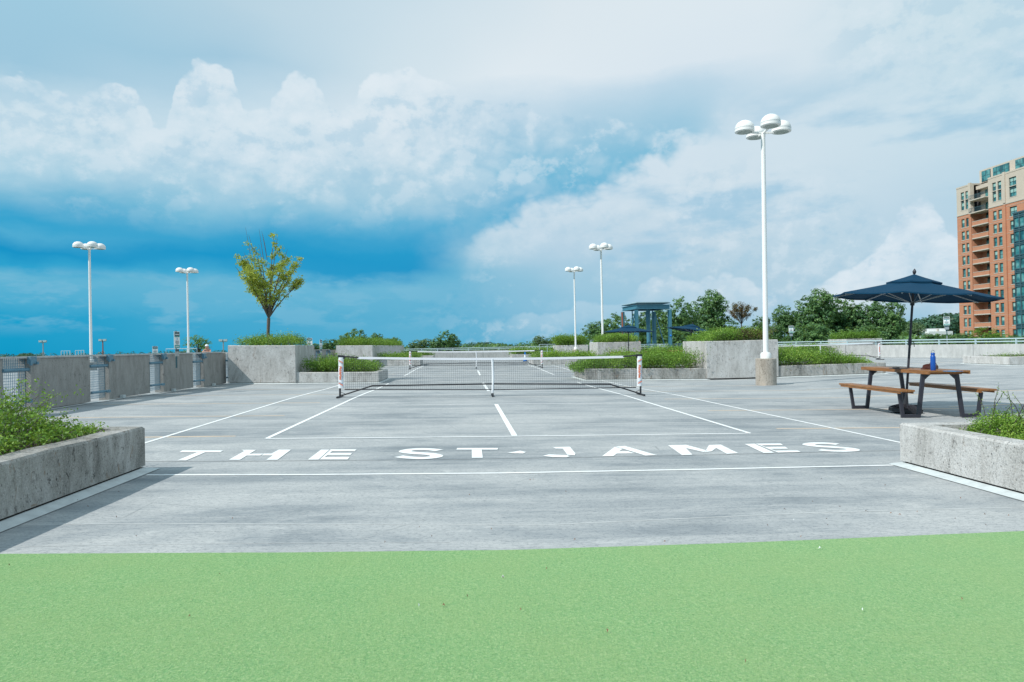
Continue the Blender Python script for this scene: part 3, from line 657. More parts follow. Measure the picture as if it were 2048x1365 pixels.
def shrubs(x0, x1, y0, y1, zb, n, hmax, leaf, per, seed, mats=('leaf_near', 'bark'), lean=0.6, hfun=None, brown=None, sprig=0.0, up=1.0, thick=0.0035):
    """arching leafy stems rooted over a rectangle; returns numpy leaf data and a stem mesh"""
    rs = np.random.RandomState(seed); P, N_, S, MI, RD = [], [], [], [], []; st = MB()
    for i in range(n):
        bx, by = rs.uniform(x0, x1), rs.uniform(y0, y1); bz = zb(bx, by)
        h = hmax*(hfun(bx, by) if hfun else 1.0)*rs.uniform(0.7, 1.0)
        if rs.rand() < sprig: h *= 1.3
        if h < 0.02: continue
        an_ = rs.uniform(0, 2*math.pi); le = rs.uniform(0.1, lean)*h; tip = np.array([bx+math.cos(an_)*le, by+math.sin(an_)*le, bz+h*up])
        mid = np.array([bx+math.cos(an_)*le*0.25, by+math.sin(an_)*le*0.25, bz+h*0.6]); b0 = np.array([bx, by, bz-0.02])
        k = max(3, int(per*(0.6+0.4*rs.rand()))); t_ = (rs.uniform(0.04, 1.0, k)**0.42)[:, None]
        pos = (1-t_)**2*b0 + 2*t_*(1-t_)*mid + t_**2*tip + rs.normal(scale=leaf*(0.9 if leaf < 0.035 else 1.5), size=(k, 3))*np.array([1, 1, 0.8])
        P.append(pos); nn = rs.normal(size=(k, 3)); nn[:, 2] = np.abs(nn[:, 2])+0.15; N_.append(nn); S.append(leaf*rs.uniform(0.6, 1.25, k))
        hs = (math.floor(bx/(leaf*7))*7349 ^ math.floor(by/(leaf*7))*9151) & 0xffff; base = 0.65*((hs*0.6180339) % 1)+0.35*rs.rand(); RD.append(np.clip(base*0.62 + 0.36*rs.rand(k) - 0.25*(1-t_[:, 0]), 0, 1))  # leaf tone varies by clump and leaf; inner shade painted darker toward stem base
        MI.append(np.full(k, 1 if (brown and brown(bx, by, rs)) else 0))
        if (leaf < 0.035 and i % 2 == 0) or rs.rand() < 0.15:
            st.tube([tuple(b0), tuple(0.25*b0+0.5*mid+0.25*tip), tuple(tip)], [thick, thick*0.8, thick*0.35], 4, cap=False)
    return np.vstack(P), np.vstack(N_), np.concatenate(S), np.concatenate(MI), np.concatenate(RD), st
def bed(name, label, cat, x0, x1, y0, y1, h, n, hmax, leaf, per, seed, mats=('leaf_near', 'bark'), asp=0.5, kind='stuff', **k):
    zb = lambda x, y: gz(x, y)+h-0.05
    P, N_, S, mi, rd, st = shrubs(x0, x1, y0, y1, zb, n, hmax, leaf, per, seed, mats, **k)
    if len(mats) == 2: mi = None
    o = leaves(P, N_, S, asp, seed, mats, st, name, leaf_tone=rd, mi=mi)
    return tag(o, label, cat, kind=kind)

# near planters
def planter(label, loc, group='concrete planters around the courts'):
    return thing('concrete_planter', label, 'planter', loc, 0, group)
r = planter('pitted low concrete planter in shade at left front, full of shrubs', (-5.6, 4.7, 0)); pl = rect(-8.6, -3.0, 3.0, 6.6)
basin(r, pl, 0.415, 0.20, 'planter_dark', jag=0.006); flashing(r, pl, 0.095)
r = planter('low concrete planter at right front beside the picnic table, sunlit with two shrubs', (7, 4.9, 0)); pl = rect(4.14, 10.2, 3.0, 6.28)
basin(r, pl, 0.41, 0.20, 'planter', jag=0.006); flashing(r, pl, 0.075)
bed('shrub_bed', 'bushy bright green shrubs filling the shaded planter at left front', 'shrubs', -8.3, -3.25, 3.15, 6.35, 0.40, 5200, 0.47, 0.030, 30, 5,
    hfun=lambda x, y: (0.62+0.38*sm(3.6, 5.8, y))*(0.32+0.75*sm(0, 1.0, -3.2-x))*(0.80+0.22*math.sin(x*3.1+y*2.3)+0.14*math.sin(x*7.3-y*5.1)), sprig=0.0, lean=1.3)
def shrub_clump(label, cx, cy, rad, n, hmax, seed, sprig, group=None):
    o = shr_root = thing('shrub', label, 'shrub', (cx, cy, gz(cx, cy)+0.36), 0, group)
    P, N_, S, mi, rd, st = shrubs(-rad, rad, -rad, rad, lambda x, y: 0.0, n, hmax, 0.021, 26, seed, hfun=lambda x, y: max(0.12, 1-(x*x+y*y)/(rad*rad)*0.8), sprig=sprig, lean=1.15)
    leaves(P, N_, S, 0.5, seed, ('leaf_near',), None, 'foliage', o, leaf_tone=rd)
    rs = np.random.RandomState(seed+1); sp = MB(); P2 = []; 
    for k in range(9):
        a_ = rs.uniform(0, 6.28); L = rs.uniform(0.4, 0.62); b0 = Vector((rs.uniform(-.2, .2), rs.uniform(-.2, .2), 0)); tip = b0+Vector((math.cos(a_)*L*0.45, math.sin(a_)*L*0.45, L*rs.uniform(.6, .95)))
        mid = b0.lerp(tip, .5)+Vector((0, 0, .07)); pts = [b0, mid, tip]; sp.tube(pts, [.004, .003, .0015], 5)
        for q in np.linspace(.15, 1, 26): 
            pp = (b0*(1-q)**2+mid*2*q*(1-q)+tip*q*q); P2.append(np.array(pp)+rs.normal(scale=.007, size=3))
    P2 = np.array(P2); sp.tube([(0, 0, -0.03), (0.02, 0, 0.12)], [0.012, 0.006], 6)
    st.add(sp.v, sp.f) if False else None
    sp.build('stem', 'barkdark', o)
    leaves(P2, rs.normal(size=P2.shape), np.full(len(P2), .017), .55, seed, ('leaf_near',), None, 'sprig_leaves', o)
shrub_clump('young light green shrub near the corner of the right front planter', 4.76, 5.74, 0.24, 300, 0.22, 21, 0.10, 'shrubs in the right front planter')
shrub_clump('sprawling shrub with tall bare sprigs at the right edge of the picture', 4.90, 5.12, 0.38, 480, 0.25, 22, 0.15, 'shrubs in the right front planter')
shrub_clump('low shrub further back in the right front planter, at the picture edge', 5.35, 5.75, 0.32, 300, 0.20, 23, 0.1, 'shrubs in the right front planter')
bed('plant_litter', 'low sprigs and litter on the soil of the right front planter', 'ground cover', 4.5, 8.0, 3.3, 6.3, 0.40, 260, 0.07, 0.018, 8, 9, hfun=lambda x, y: 1.0 if x > 5.2 else 0.25)

# island row on the left
def tall(root, x0, x1, y0, y1, h, mat='planter'):
    basin(root, rect(x0, x1, y0, y1), h, 0.22, mat, 'tall_planter_wall', lift=0.05)
r = planter('tall concrete planter box carrying the lime green tree, left of the near court', (-6.5, 24, 0)); tall(r, -7.62, -5.50, 22.55, 25.4, 1.25); flashing(r, rect(-7.62, -5.50, 22.55, 25.4), 0.12)
r = planter('low concrete planter joined to the right side of the tree planter', (-4, 22.9, 0)); basin(r, rect(-5.495, -2.85, 22.6, 25.4), 0.37, 0.17, 'planter'); flashing(r, rect(-5.495, -2.85, 22.6, 25.4), 0.10)
r = planter('long tall concrete planter further back on the left with clipped hedge', (-6.4, 50, 0)); tall(r, -7.62, -5.50, 41.0, 62, 1.27)
r = planter('low concrete planter in front of the long hedge planter, beside the far court', (-4, 41.5, 0)); basin(r, rect(-5.495, -2.72, 41.4, 44.2), 0.37, 0.17, 'planter'); flashing(r, rect(-5.495, -2.72, 41.4, 44.2), 0.1)
r = planter('farthest low planter at the left of the far parapet', (-4, 61, 0)); basin(r, rect(-5.49, -2.8, 60.4, 63.2), 0.37, 0.17, 'planter')
# island row on the right
r = planter('tall concrete planter behind the large lamp post, hedge on top', (9.6, 24.3, 0)); tall(r, 8.44, 11.02, 23.4, 26.0, 1.36); 
r = planter('wide low concrete planter left of the tall one behind the near net', (6, 24.3, 0)); basin(r, rect(4.15, 8.435, 23.45, 26.0), 0.41, 0.17, 'planter_dark'); flashing(r, rect(4.15, 8.435, 23.45, 26.0), 0.12)
r = planter('low concrete planter running right from behind the large lamp post', (12.6, 24.3, 0)); basin(r, rect(11.025, 15.0, 23.45, 26.0), 0.42, 0.17, 'planter_dark'); flashing(r, rect(11.025, 15.0, 23.45, 26.0), 0.12)
r = planter('tall planter box behind the open blue umbrella in the middle distance', (9.2, 41, 0)); tall(r, 7.75, 10.3, 39.5, 42.2, 1.30)
r = planter('low planter behind the blue cone, right of the far court', (6, 41, 0)); basin(r, rect(3.9, 7.745, 39.2, 42), 0.40, 0.17, 'planter'); flashing(r, rect(3.9, 7.745, 39.2, 42), 0.1)
r = planter('low planter right of the tall box in the middle distance', (12.4, 41, 0)); basin(r, rect(10.305, 14.5, 39.2, 42), 0.40, 0.17, 'planter')
r = planter('small far planter box behind the farthest right lamp post', (9.5, 61.4, 0)); tall(r, 8.1, 10.9, 60.1, 62.8, 1.14)
r = planter('far low planter beside the far parapet with the pipe rail', (6, 61.4, 0)); basin(r, rect(4.1, 8.095, 60, 62.8), 0.40, 0.17, 'planter')
r = planter('tall planter box near the diagonal parapet, behind the right hand net', (24, 42, 0)); tall(r, 23.6, 25.9, 40.8, 43.0, 1.12)
r = planter('low planter in front of the railing behind the right hand net', (21, 42, 0)); basin(r, rect(19.6, 23.595, 40.8, 43.0), 0.38, 0.17, 'planter')
r = planter('low planter cut off by the right edge of the picture', (24.5, 27, 0)); basin(r, rect(21.9, 29.5, 26.1, 28.7), 0.36, 0.17, 'planter'); flashing(r, rect(21.9, 29.5, 26.1, 28.7), 0.12)

HM = ('leaf_near', 'leaf_brown', 'bark')
def lump(seed, lo=0.45, f=1.0):
    sp = 0.62/f
    def fn(x, y):
        best = 0
        for i in range(-1, 2):
            for j in range(-1, 2):
                ci, cj = math.floor(x/sp)+i, math.floor(y/sp)+j; hs = (ci*7349 ^ cj*9151 ^ seed*613) & 0xffff; r1, r2, r3 = (hs*0.6180339) % 1, (hs*0.7548776) % 1, (hs*0.5698402) % 1
                d2_ = ((x-(ci+r1)*sp)**2+(y-(cj+r2)*sp)**2)/(sp*0.78)**2
                if d2_ < 1: best = max(best, math.sqrt(1-d2_)*(0.65+0.5*r3))
        return lo*0.5+(1-lo*0.5)*best
    return fn
bed('hedge_planting', 'feathery shrubs under the lime tree on top of its planter', 'shrubs', -7.45, -5.65, 22.7, 25.2, 1.24, 900, 0.40, 0.048, 16, 31, hfun=lump(1), sprig=.15, lean=.8)
bed('shrub_bed', 'leafy shrubs in the low planter behind the left net post', 'shrubs', -5.35, -3.1, 22.8, 25.2, 0.34, 1150, 0.58, 0.055, 18, 32, hfun=(lambda f: lambda x, y: f(x, y)*(1-0.35*sm(-3.7, -3.0, x)))(lump(2)), sprig=.1, lean=.8)
bed('hedge_planting', 'clipped hedge on the long tall planter at left', 'hedge', -7.5, -5.6, 41.2, 61.8, 1.24, 2600, 0.50, 0.09, 15, 33, ('leaf_hedge', 'bark'), hfun=lump(3, .8), lean=.4)
bed('shrub_bed', 'shrubs in the low planter beside the far court, left', 'shrubs', -5.3, -2.9, 41.5, 44.0, 0.34, 600, 0.46, 0.08, 15, 34, hfun=lump(4))
bed('shrub_bed', 'small far shrubs left of the far parapet', 'shrubs', -5.3, -3.0, 60.6, 63, 0.34, 400, 0.40, 0.10, 12, 35, hfun=lump(5))
bed('shrub_bed', 'leafy shrubs spilling over the planter behind the right net post', 'shrubs', 3.95, 8.3, 23.5, 25.8, 0.36, 2100, 0.78, 0.058, 18, 36,
    hfun=(lambda f: lambda x, y: f(x, y)*(0.3+0.7*sm(4.0, 5.2, x)))(lump(6, .5)), sprig=.08, lean=.8)
bed('hedge_planting', 'dense hedge with browned base on top of the planter behind the large lamp post', 'hedge', 8.55, 10.95, 23.5, 25.8, 1.34, 1500, 0.56, 0.055, 20, 37, HM, lean=.5,
    hfun=(lambda f: lambda x, y: f(x, y)*(0.45+0.55*sm(8.4, 9.6, x)))(lump(7, .75)), brown=lambda x, y, rs: (y < 24.1 and x > 9.7 and rs.rand() < .8))
bed('shrub_bed', 'mounded shrubs in the low planter right of the large lamp post', 'shrubs', 11.1, 14.6, 23.5, 25.8, 0.38, 1500, 0.66, 0.058, 18, 38,
    hfun=(lambda f: lambda x, y: f(x, y)*(1-0.75*sm(13.2, 14.7, x)))(lump(8, .55)), sprig=.08, lean=.8)
bed('hedge_planting', 'yellowish green hedge on the tall box behind the open blue umbrella', 'hedge', 7.9, 10.2, 39.6, 42, 1.27, 800, 0.55, 0.08, 15, 39, lean=.45, hfun=lambda x, y: 0.6+0.4*math.sin((x-7.9)/2.3*3.14))
bed('shrub_bed', 'low shrubs behind the blue cone', 'shrubs', 4.0, 7.6, 39.3, 41.9, 0.36, 900, 0.46, 0.085, 14, 40, hfun=lump(9))
bed('shrub_bed', 'shrubs in front of the blue steel tower', 'shrubs', 10.4, 14.4, 39.3, 41.9, 0.36, 950, 0.70, 0.085, 14, 41, hfun=lump(10))
bed('hedge_planting', 'dark green hedge on the small far planter box', 'hedge', 8.2, 10.8, 60.2, 62.6, 1.1, 700, 0.85, 0.13, 14, 42, ('leaf_hedge', 'bark'), lean=.6)
bed('shrub_bed', 'far low shrubs beside the pipe rail', 'shrubs', 4.2, 8.0, 60.1, 62.6, 0.36, 800, 0.6, 0.11, 13, 43, hfun=lump(11))
bed('hedge_planting', 'neatly clipped hedge on the tall box behind the right hand net', 'hedge', 23.7, 25.8, 40.9, 42.9, 1.1, 800, 0.46, 0.08, 16, 44, lean=.35, hfun=lump(12, .85))
bed('shrub_bed', 'low shrubs behind the right hand net', 'shrubs', 19.8, 23.5, 40.9, 42.9, 0.34, 750, 0.52, 0.08, 15, 45, hfun=lump(13))
bed('shrub_bed', 'shrubs at the far right edge beyond the table', 'shrubs', 22.6, 29.0, 26.3, 28.5, 0.3, 600, 0.12, 0.05, 12, 46)

# ------------------------------------------------------------------ left wall with wire gates
WX = -7.86
wall = thing('parapet_wall', 'brown grey aggregate concrete wall with wire mesh gates along the left side', 'wall', (WX, 30, 0))
PER = 2.69; first = 13.08 - PER
k = 0
def gz_w(y): return gz(WX, y)
def mesh_unit():
    mb = MB(); w, h = 0.67, 0.93
    for i in range(15): y = w*i/14; mb.bar((0, y, 0.03), (0, y, h), 0.0065, 0.0065)
    for i in range(19): z = 0.03+(h-0.03)*i/18; mb.bar((0.004, 0, z), (0.004, w, z), 0.0065, 0.0065)
    return mb
unit = None; railm = None; brk = None
while True:
    y = first + PER*k; k += 1
    if y > 66: break
    if y < 9.2: continue
    g_ = gz_w(y+0.8); top = 1.10+0.0*g_
    big = 1.71
    mb = MB(); mb.bb((WX-0.09, y+0.006, gz_w(y)+0.02), (WX+0.06, y+big, top)); mb.build('wall_panel', 'parapet', wall, rel=True)
    mb = MB(); mb.bb((WX-0.12, y+big+0.675, gz_w(y)+0.0), (WX+0.10, y+PER-0.006, top-0.004)); mb.build('column', 'parapet', wall, rel=True)
    if not (22.8 < y < 31 or y > 39.5):
        if unit is None:
            unit = mesh_unit().build('gate_mesh', 'galv', wall); unit['kind'] = 'stuff'; o = unit
            mb = MB(); mb.tube([(0, -0.02, 0.72), (0, 0.70, 0.72), (0, 0.86, 0.73)], 0.032, 10); mb.tube([(0.02, 0, 0.16), (0.02, 0.67, 0.16)], 0.022, 8)
            railm = mb.build('gate_rail', 'galv', wall, smooth=True); r2 = railm
            mb = MB(); mb.box((0.04, 0.70, 0.885), (0.05, 0.20, 0.13)); mb.box((0.07, 0.62, 0.87), (0.03, 0.05, 0.16)); mb.box((0.05, 0.80, 0.83), (0.08, 0.05, 0.05)); mb.box((0.05, 0.60, 0.16), (0.05, 0.10, 0.06))
            brk = mb.build('gate_bracket', 'galv', wall, bevel=0.006); b3 = brk
        else:
            o, r2, b3 = unit.copy(), railm.copy(), brk.copy()
            for q in (o, r2, b3): COL.objects.link(q); q.parent = wall
        for q, dx in ((o, 0.0), (r2, 0.06), (b3, 0.07)): q.location = (dx, y+big-30, gz_w(y)+0.04)
mb = MB(); mb.bb((WX-0.12, 9.0, 1.104), (WX+0.09, 22.52, 1.135)); mb.bb((WX-0.12, 25.45, 1.104), (WX+0.09, 40, 1.135)); mb.build('coping', 'smoothcon', wall, rel=True)
line([(WX+0.15, 9.5), (WX+0.15, 22.3)], 0.12, 'flash', 0.010, 'floor_flashing')
mb = MB()
for y in (16.0, 18.7, 21.6): mb.box((WX+0.12, y, gz_w(y)+0.045), (0.09, 0.11, 0.07))
mb.build('drain_block', 'flash', wall, rel=True, bevel=0.01)

# outer parapet beyond the left lane, with rails
ow = thing('parapet_wall', 'pale outer parapet seen through the wire gates beyond the left lane', 'wall', (-24.6, 30, 0))
for i in range(13):
    y0 = 5+5*i; mb = MB(); mb.bb((-24.7, y0+0.01, -0.2), (-24.5, y0+4.99, 1.09)); mb.build('wall_panel', 'smoothcon', ow, rel=True)
def pipe_frame(label, x0, x1, Y, z0, z1, group, posts=2):
    o = thing('pipe_rail', label, 'railing', (x0, Y, z0), 0, group); mb = MB(); mb.tube([(0, 0, 0), (0, 0, z1-z0), (x1-x0, 0, z1-z0), (x1-x0, 0, 0)], 0.025, 8)
    mb.build('rail', 'rail', o, smooth=True); mb = MB()
    for k in range(1, posts): mb.tube([((x1-x0)*k/posts, 0, 0), ((x1-x0)*k/posts, 0, z1-z0)], 0.02, 8)
    mb.tube([(0, 0, (z1-z0)*.5), (x1-x0, 0, (z1-z0)*.5)], 0.018, 8); mb.build('infill_rail', 'rail', o, smooth=True); return o
def W(px, py, Y): return atY(px, py, Y)
gpr = 'pipe rails beyond the left wall'
for (a, b2, y_, Y, lb) in ((122.5, 140, 702.5, 40, 'short pipe rail frame beyond the wall, left of the lamp post at far left'), (151, 168, 701.5, 40, 'short pipe rail frame just left of the lamp post at far left'), (332, 394, 698.5, 44, 'longer pipe rail behind the parking sign on the left wall')):
    p, q = W(a, y_, Y), W(b2, y_, Y); pipe_frame(lb, p.x, q.x, Y, 0.45, p.z, gpr, 3)
p, q = W(1078.5, 689.5, 58), W(1110, 689.5, 58); pipe_frame('tall pipe rail frame left of the far planter box', p.x, q.x, 58, 0.0, p.z, None, 2)

# far parapets with rails
fp = thing('parapet_wall', 'low concrete parapet with double pipe railing at the far end of the deck', 'wall', (0, 68, 0))
dp = thing('parapet_wall', 'pale concrete parapet with blue grey double railing running along the right side', 'wall', (20, 48, 0))
def parapet(root, pts, hh, mat, seg=3.4, railh=(0.84, 0.98)):
    for a, b2 in zip(pts[:-1], pts[1:]):
        a, b2 = Vector((*a, 0)), Vector((*b2, 0)); L = (b2-a).length; n = max(1, round(L/seg))
        for i in range(n):
            p, q = a.lerp(b2, i/n), a.lerp(b2, (i+1)/n); dd = (q-p).normalized()*0.012; g_ = min(gz(p.x, p.y), gz(q.x, q.y))
            mb = MB(); mb.bar((*(p+dd)[:2], (hh-0.4)/2), (*(q-dd)[:2], (hh-0.4)/2), 0.18, hh+0.4); mb.build('wall_panel', mat, root, rel=True)
            mb = MB()
            for k in (0.0, 0.5):
                s_ = p.lerp(q, k+0.02); mb.bar((s_.x, s_.y, hh), (s_.x, s_.y, railh[1]-0.02), 0.05, 0.07)
            mb.build('rail_post', 'rail', root, rel=True)
        for z in railh:
            mb = MB(); mb.tube([(a.x, a.y, z), (b2.x, b2.y, z)], 0.032, 8); mb.build('rail', 'rail', root, rel=True, smooth=True)
parapet(fp, [(-7.4, 68.1), (7.9, 68.1)], 0.70, 'smoothcon')
parapet(dp, [(7.95, 68.0), (25.1, 37.4), (27.35, 29.65)], 0.72, 'smoothcon'); parapet(dp, [(27.4, 29.5), (43.9, 29.5)], 0.72, 'smoothcon')
p = W(971, 703, 67.7); 
line([(27.2, 29.8), (24.9, 37.4), (7.8, 67.5)], 0.12, 'flash', 0.01, 'floor_flashing')

# ------------------------------------------------------------------ lamp posts
def lamp_proto():
    o = thing('lamp_post', '', 'lamp post'); o['group'] = 'white four dome lamp posts on the deck'
    MB().tube([(0, 0, 0.86), (0, 0, 7.62)], [0.078, 0.062], 20).build('pole', 'white', o, smooth=True)
    MB().lathe([(0.155, 0.80), (0.155, 0.93), (0.13, 0.975), (0.08, 0.985)], n=28).build('base_cover', 'white', o, smooth=True)
    for k in range(4):
        a = R(18+90*k); c, s = math.cos(a), math.sin(a); x, y = 0.56*c, 0.56*s
        MB().bar((0.05*c, 0.05*s, 7.60), (x*0.7, y*0.7, 7.62), 0.05, 0.05).build('arm', 'white', o)
        pr = [(0.235, 7.62), (0.275, 7.63), (0.285, 7.64), (0.285, 7.715), (0.279, 7.722), (0.283, 7.728)] + [(0.283*math.cos(R(t_)), 7.73+0.25*math.sin(R(t_))) for t_ in range(5, 90, 10)] + [(0.0, 7.98)]
        h = MB().lathe(pr, (x, y, 0), 32).build('lamp_head', 'white', o, smooth=True)
        MB().lathe([(0.0, 7.612), (0.20, 7.614), (0.225, 7.622)], (x, y, 0), 24).build('lens', 'lens', h)
        MB().lathe([(0.2865, 7.716), (0.2865, 7.722)], (x, y, 0), 32).build('seam', 'metal', h)
    return o
L0 = lamp_proto()
ped = MB().lathe([(0.295, -0.03), (0.30, 0.02), (0.30, 0.785), (0.28, 0.80)], n=32).build('pedestal', 'pedestal', L0, smooth=True)
L0['label'] = 'large white lamp post with four domes on a round concrete pedestal, right of centre'
p = G(1539, 771.5); L0.location = (p.x+0.03, p.y+0.29, p.z); L0.rotation_euler = (0, R(0.55), R(-20)); L0['label'] = L0['label']
for px, Y, z, rz, lb in ((1206, 45.2, -0.15, -5, 'lamp post rising behind the hedge of the middle distance planter box'), (1151.5, 59.0, -0.12, -3, 'farthest right lamp post, in front of the small far planter box'),
                     (182, 41.0, -0.1, 25, 'lamp post at far left beyond the wire gate wall'), (377, 53.5, 0.0, 28, 'lamp post behind the round green tree beyond the left wall')):
    q = W(px, 700, Y); c_ = dup(L0, (q.x, Y, z), R(rz), lb); c_.scale = (1, 1, 0.965 if px < 300 else 0.945 if px < 500 else 1)

# ------------------------------------------------------------------ pickleball nets
def text_mesh(txt, size, mat, name, parent, mtx, shear=0.0, bold=0.0):
    cu = bpy.data.curves.new(name+'_c', 'FONT'); cu.body = txt; cu.size = size; cu.offset = bold; cu.shear = shear; cu.extrude = 0.0006; cu.align_x = 'CENTER'; cu.align_y = 'CENTER'
    to = bpy.data.objects.new(name+'_t', cu); COL.objects.link(to); dg = bpy.context.evaluated_depsgraph_get()
    me = bpy.data.meshes.new_from_object(to.evaluated_get(dg)); bpy.data.objects.remove(to); me.transform(mtx); me.materials.clear(); me.materials.append(MT[mat])
    o = bpy.data.objects.new(name, me); COL.objects.link(o); o.parent = parent; return o
def net_proto():
    o = thing('pickleball_net', '', 'net'); o['group'] = 'portable pickleball nets'; W2 = 3.34
    sag = lambda x: 0.905-0.045*math.cos(min(1, abs(x)/W2)*math.pi/2)**1.0 + 0.0
    mb = MB(); n = 150; mb_h = 20
    for i in range(n+1):
        x = -W2+0.12+(2*W2-0.24)*i/n; mb.bar((x, 0, 0.15+0.03*abs(x)/W2), (x, 0, sag(x)), 0.0028, 0.0028)
    for j in range(1, 17):
        f = j/17
        for i in range(12):
            xa = -W2+0.12+(2*W2-0.24)*i/12; xb = -W2+0.12+(2*W2-0.24)*(i+1)/12
            mb.bar((xa, 0.002, 0.15*(1-f)+sag(xa)*f), (xb, 0.002, 0.15*(1-f)+sag(xb)*f), 0.0034, 0.0034)
    q = mb.build('netting', 'netblack', o); q['kind'] = 'stuff'
    mb = MB(); X = np.linspace(-W2+0.38, W2-0.38, 15)
    for a, b2 in zip(X[:-1], X[1:]): mb.bar((a, -0.004, sag(a)), (b2+0.002, -0.004, sag(b2)), 0.016, 0.052)
    mb.build('top_tape', 'nettape', o)
    mb = MB(); X = np.linspace(-W2+0.1, W2-0.1, 10)
    for a, b2 in zip(X[:-1], X[1:]): mb.bar((a, 0, 0.15+0.03*abs(a)/W2), (b2, 0, 0.15+0.03*abs(b2)/W2), 0.008, 0.02)
    mb.build('bottom_hem', 'black', o)
    for s in (-1, 1):
        MB().tube([(s*W2, 0, 0.02), (s*W2, 0, 0.93)], 0.021, 12).build('post', 'black', o, smooth=True)
        m2 = MB(); m2.bar((s*(W2+0.04), 0, 0.935), (s*(W2-0.10), 0, 0.93), 0.04, 0.05); m2.tube([(s*W2, -0.005, 0.935), (s*(W2-0.40), -0.005, 0.905)], 0.016, 8)
        m2.box((s*(W2-0.09), 0, 0.90), (0.03, 0.03, 0.05)); m2.build('corner_cap', 'black', o)
        sl = MB(); N_ = 14
        vs = []; K = 16
        for i in range(N_+1):
            z = 0.21+0.70*i/N_
            for k_ in range(K):
                a = 2*math.pi*k_/K; wv_ = 0.003*math.sin(z*31+k_*1.7); vs.append((s*(W2-0.022)+(0.055+wv_)*math.cos(a), (0.028+wv_)*math.sin(a), z))
        sl.add(vs, [(i*K+k_, i*K+(k_+1) % K, (i+1)*K+(k_+1) % K, (i+1)*K+k_) for i in range(N_) for k_ in range(K)])
        sv = sl.build('post_sleeve', 'sleeve', o, smooth=True)
        cx = s*(W2-0.022)
        for zc, order in ((0.80, 1), (0.315, -1)):
            for dz, mt_, th in ((0.014*order, 'orange', 0.020), (-0.014*order, 'navyprint', 0.008)):
                m3 = MB(); sl_ = -s*0.035*-1
                m3.add([(cx-0.045, -0.0335, zc+dz-th/2+sl_*-s*s), (cx+0.045, -0.0335, zc+dz-th/2-sl_*-1*s*s*0+(-sl_)), (cx+0.045, -0.0335, zc+dz+th/2-sl_), (cx-0.045, -0.0335, zc+dz+th/2+sl_*-1*s*s)], [(0, 1, 2, 3)])
                m3.v = [(cx-0.045, -0.0335, zc+dz-th/2-s*0.026), (cx+0.045, -0.0335, zc+dz-th/2+s*0.026), (cx+0.045, -0.0335, zc+dz+th/2+s*0.026), (cx-0.045, -0.0335, zc+dz+th/2-s*0.026)]
                m3.build('sleeve_stripe', mt_, sv)
        mt4 = Matrix.Translation((cx-0.010, -0.0340, 0.56)) @ Matrix.Rotation(R(90), 4, 'X') @ Matrix.Rotation(R(-90), 4, 'Z')
        text_mesh("PickleNet", 0.078, 'orange', 'sleeve_lettering', sv, mt4, 0.2, 0.0018)
        m5 = MB()
        for k_ in range(13): m5.box((cx+0.034, -0.0325, 0.70-k_*0.024), (0.010, 0.001, 0.014 if k_ % 4 else 0.006))
        m5.build('small_print', 'navyprint', sv)
        m2 = MB(); m2.tube([(s*W2, -0.36, 0.025), (s*W2, 0.36, 0.025)], 0.021, 10); m2.build('foot_bar', 'black', o, smooth=True)
        m2 = MB(); m2.tube([(s*W2, 0, 0.03), (s*(W2-0.70), 0, 0.26), (0, 0, 0.285)], 0.017, 10); m2.build('base_tube', 'black', o, smooth=True)
        m2 = MB(); m2.tube([(s*W2, 0, 0.13), (s*(W2-0.12), 0, 0.075)], 0.006, 6); m2.build('strut', 'black', o)
    m2 = MB(); m2.tube([(0, 0.0, 0.03), (0.02, 0, 0.45), (0.0, 0, 0.86)], [0.022, 0.030, 0.024], 10); m2.build('centre_post', 'sleeve', o, smooth=True)
    m2 = MB(); m2.tube([(0.0, -0.24, 0.025), (0.0, 0.24, 0.025)], 0.024, 8); m2.tube([(0, 0, 0.02), (0, 0, 0.07)], 0.03, 8); m2.build('centre_foot', 'black', o, smooth=True)
    return o
def place_net(o, pa, pb, z0=0):
    a, b2 = Vector(pa), Vector(pb); c = (a+b2)/2; o.location = c; d_ = b2-a
    o.rotation_euler = (0, -math.atan2(d_.z, math.hypot(d_.x, d_.y)), math.atan2(d_.y, d_.x))
    s = math.hypot(d_.x, d_.y)/6.68; o.scale = (s, 1, 1)
na = Vector((-2.86, 15.76, gz(-2.86, 15.7))); nb = Vector((4.07, 15.72, gz(4.0, 15.7)))
N0 = net_proto(); place_net(N0, na, nb); N0['label'] = 'large near pickleball net with orange lettered white post sleeves'
N1 = dup(N0, label='second pickleball net, seen through the near one across the far court'); place_net(N1, (-2.85, 35.3, gz(-2.85, 35)), (3.95, 35.0, gz(3.87, 35)))
N2 = dup(N0, label='pickleball net at right, half hidden behind the lamp post and planters'); place_net(N2, (15.5, 35.0, gz(15.6, 36.5)), (22.11, 35.06, gz(22.25, 36.8)))

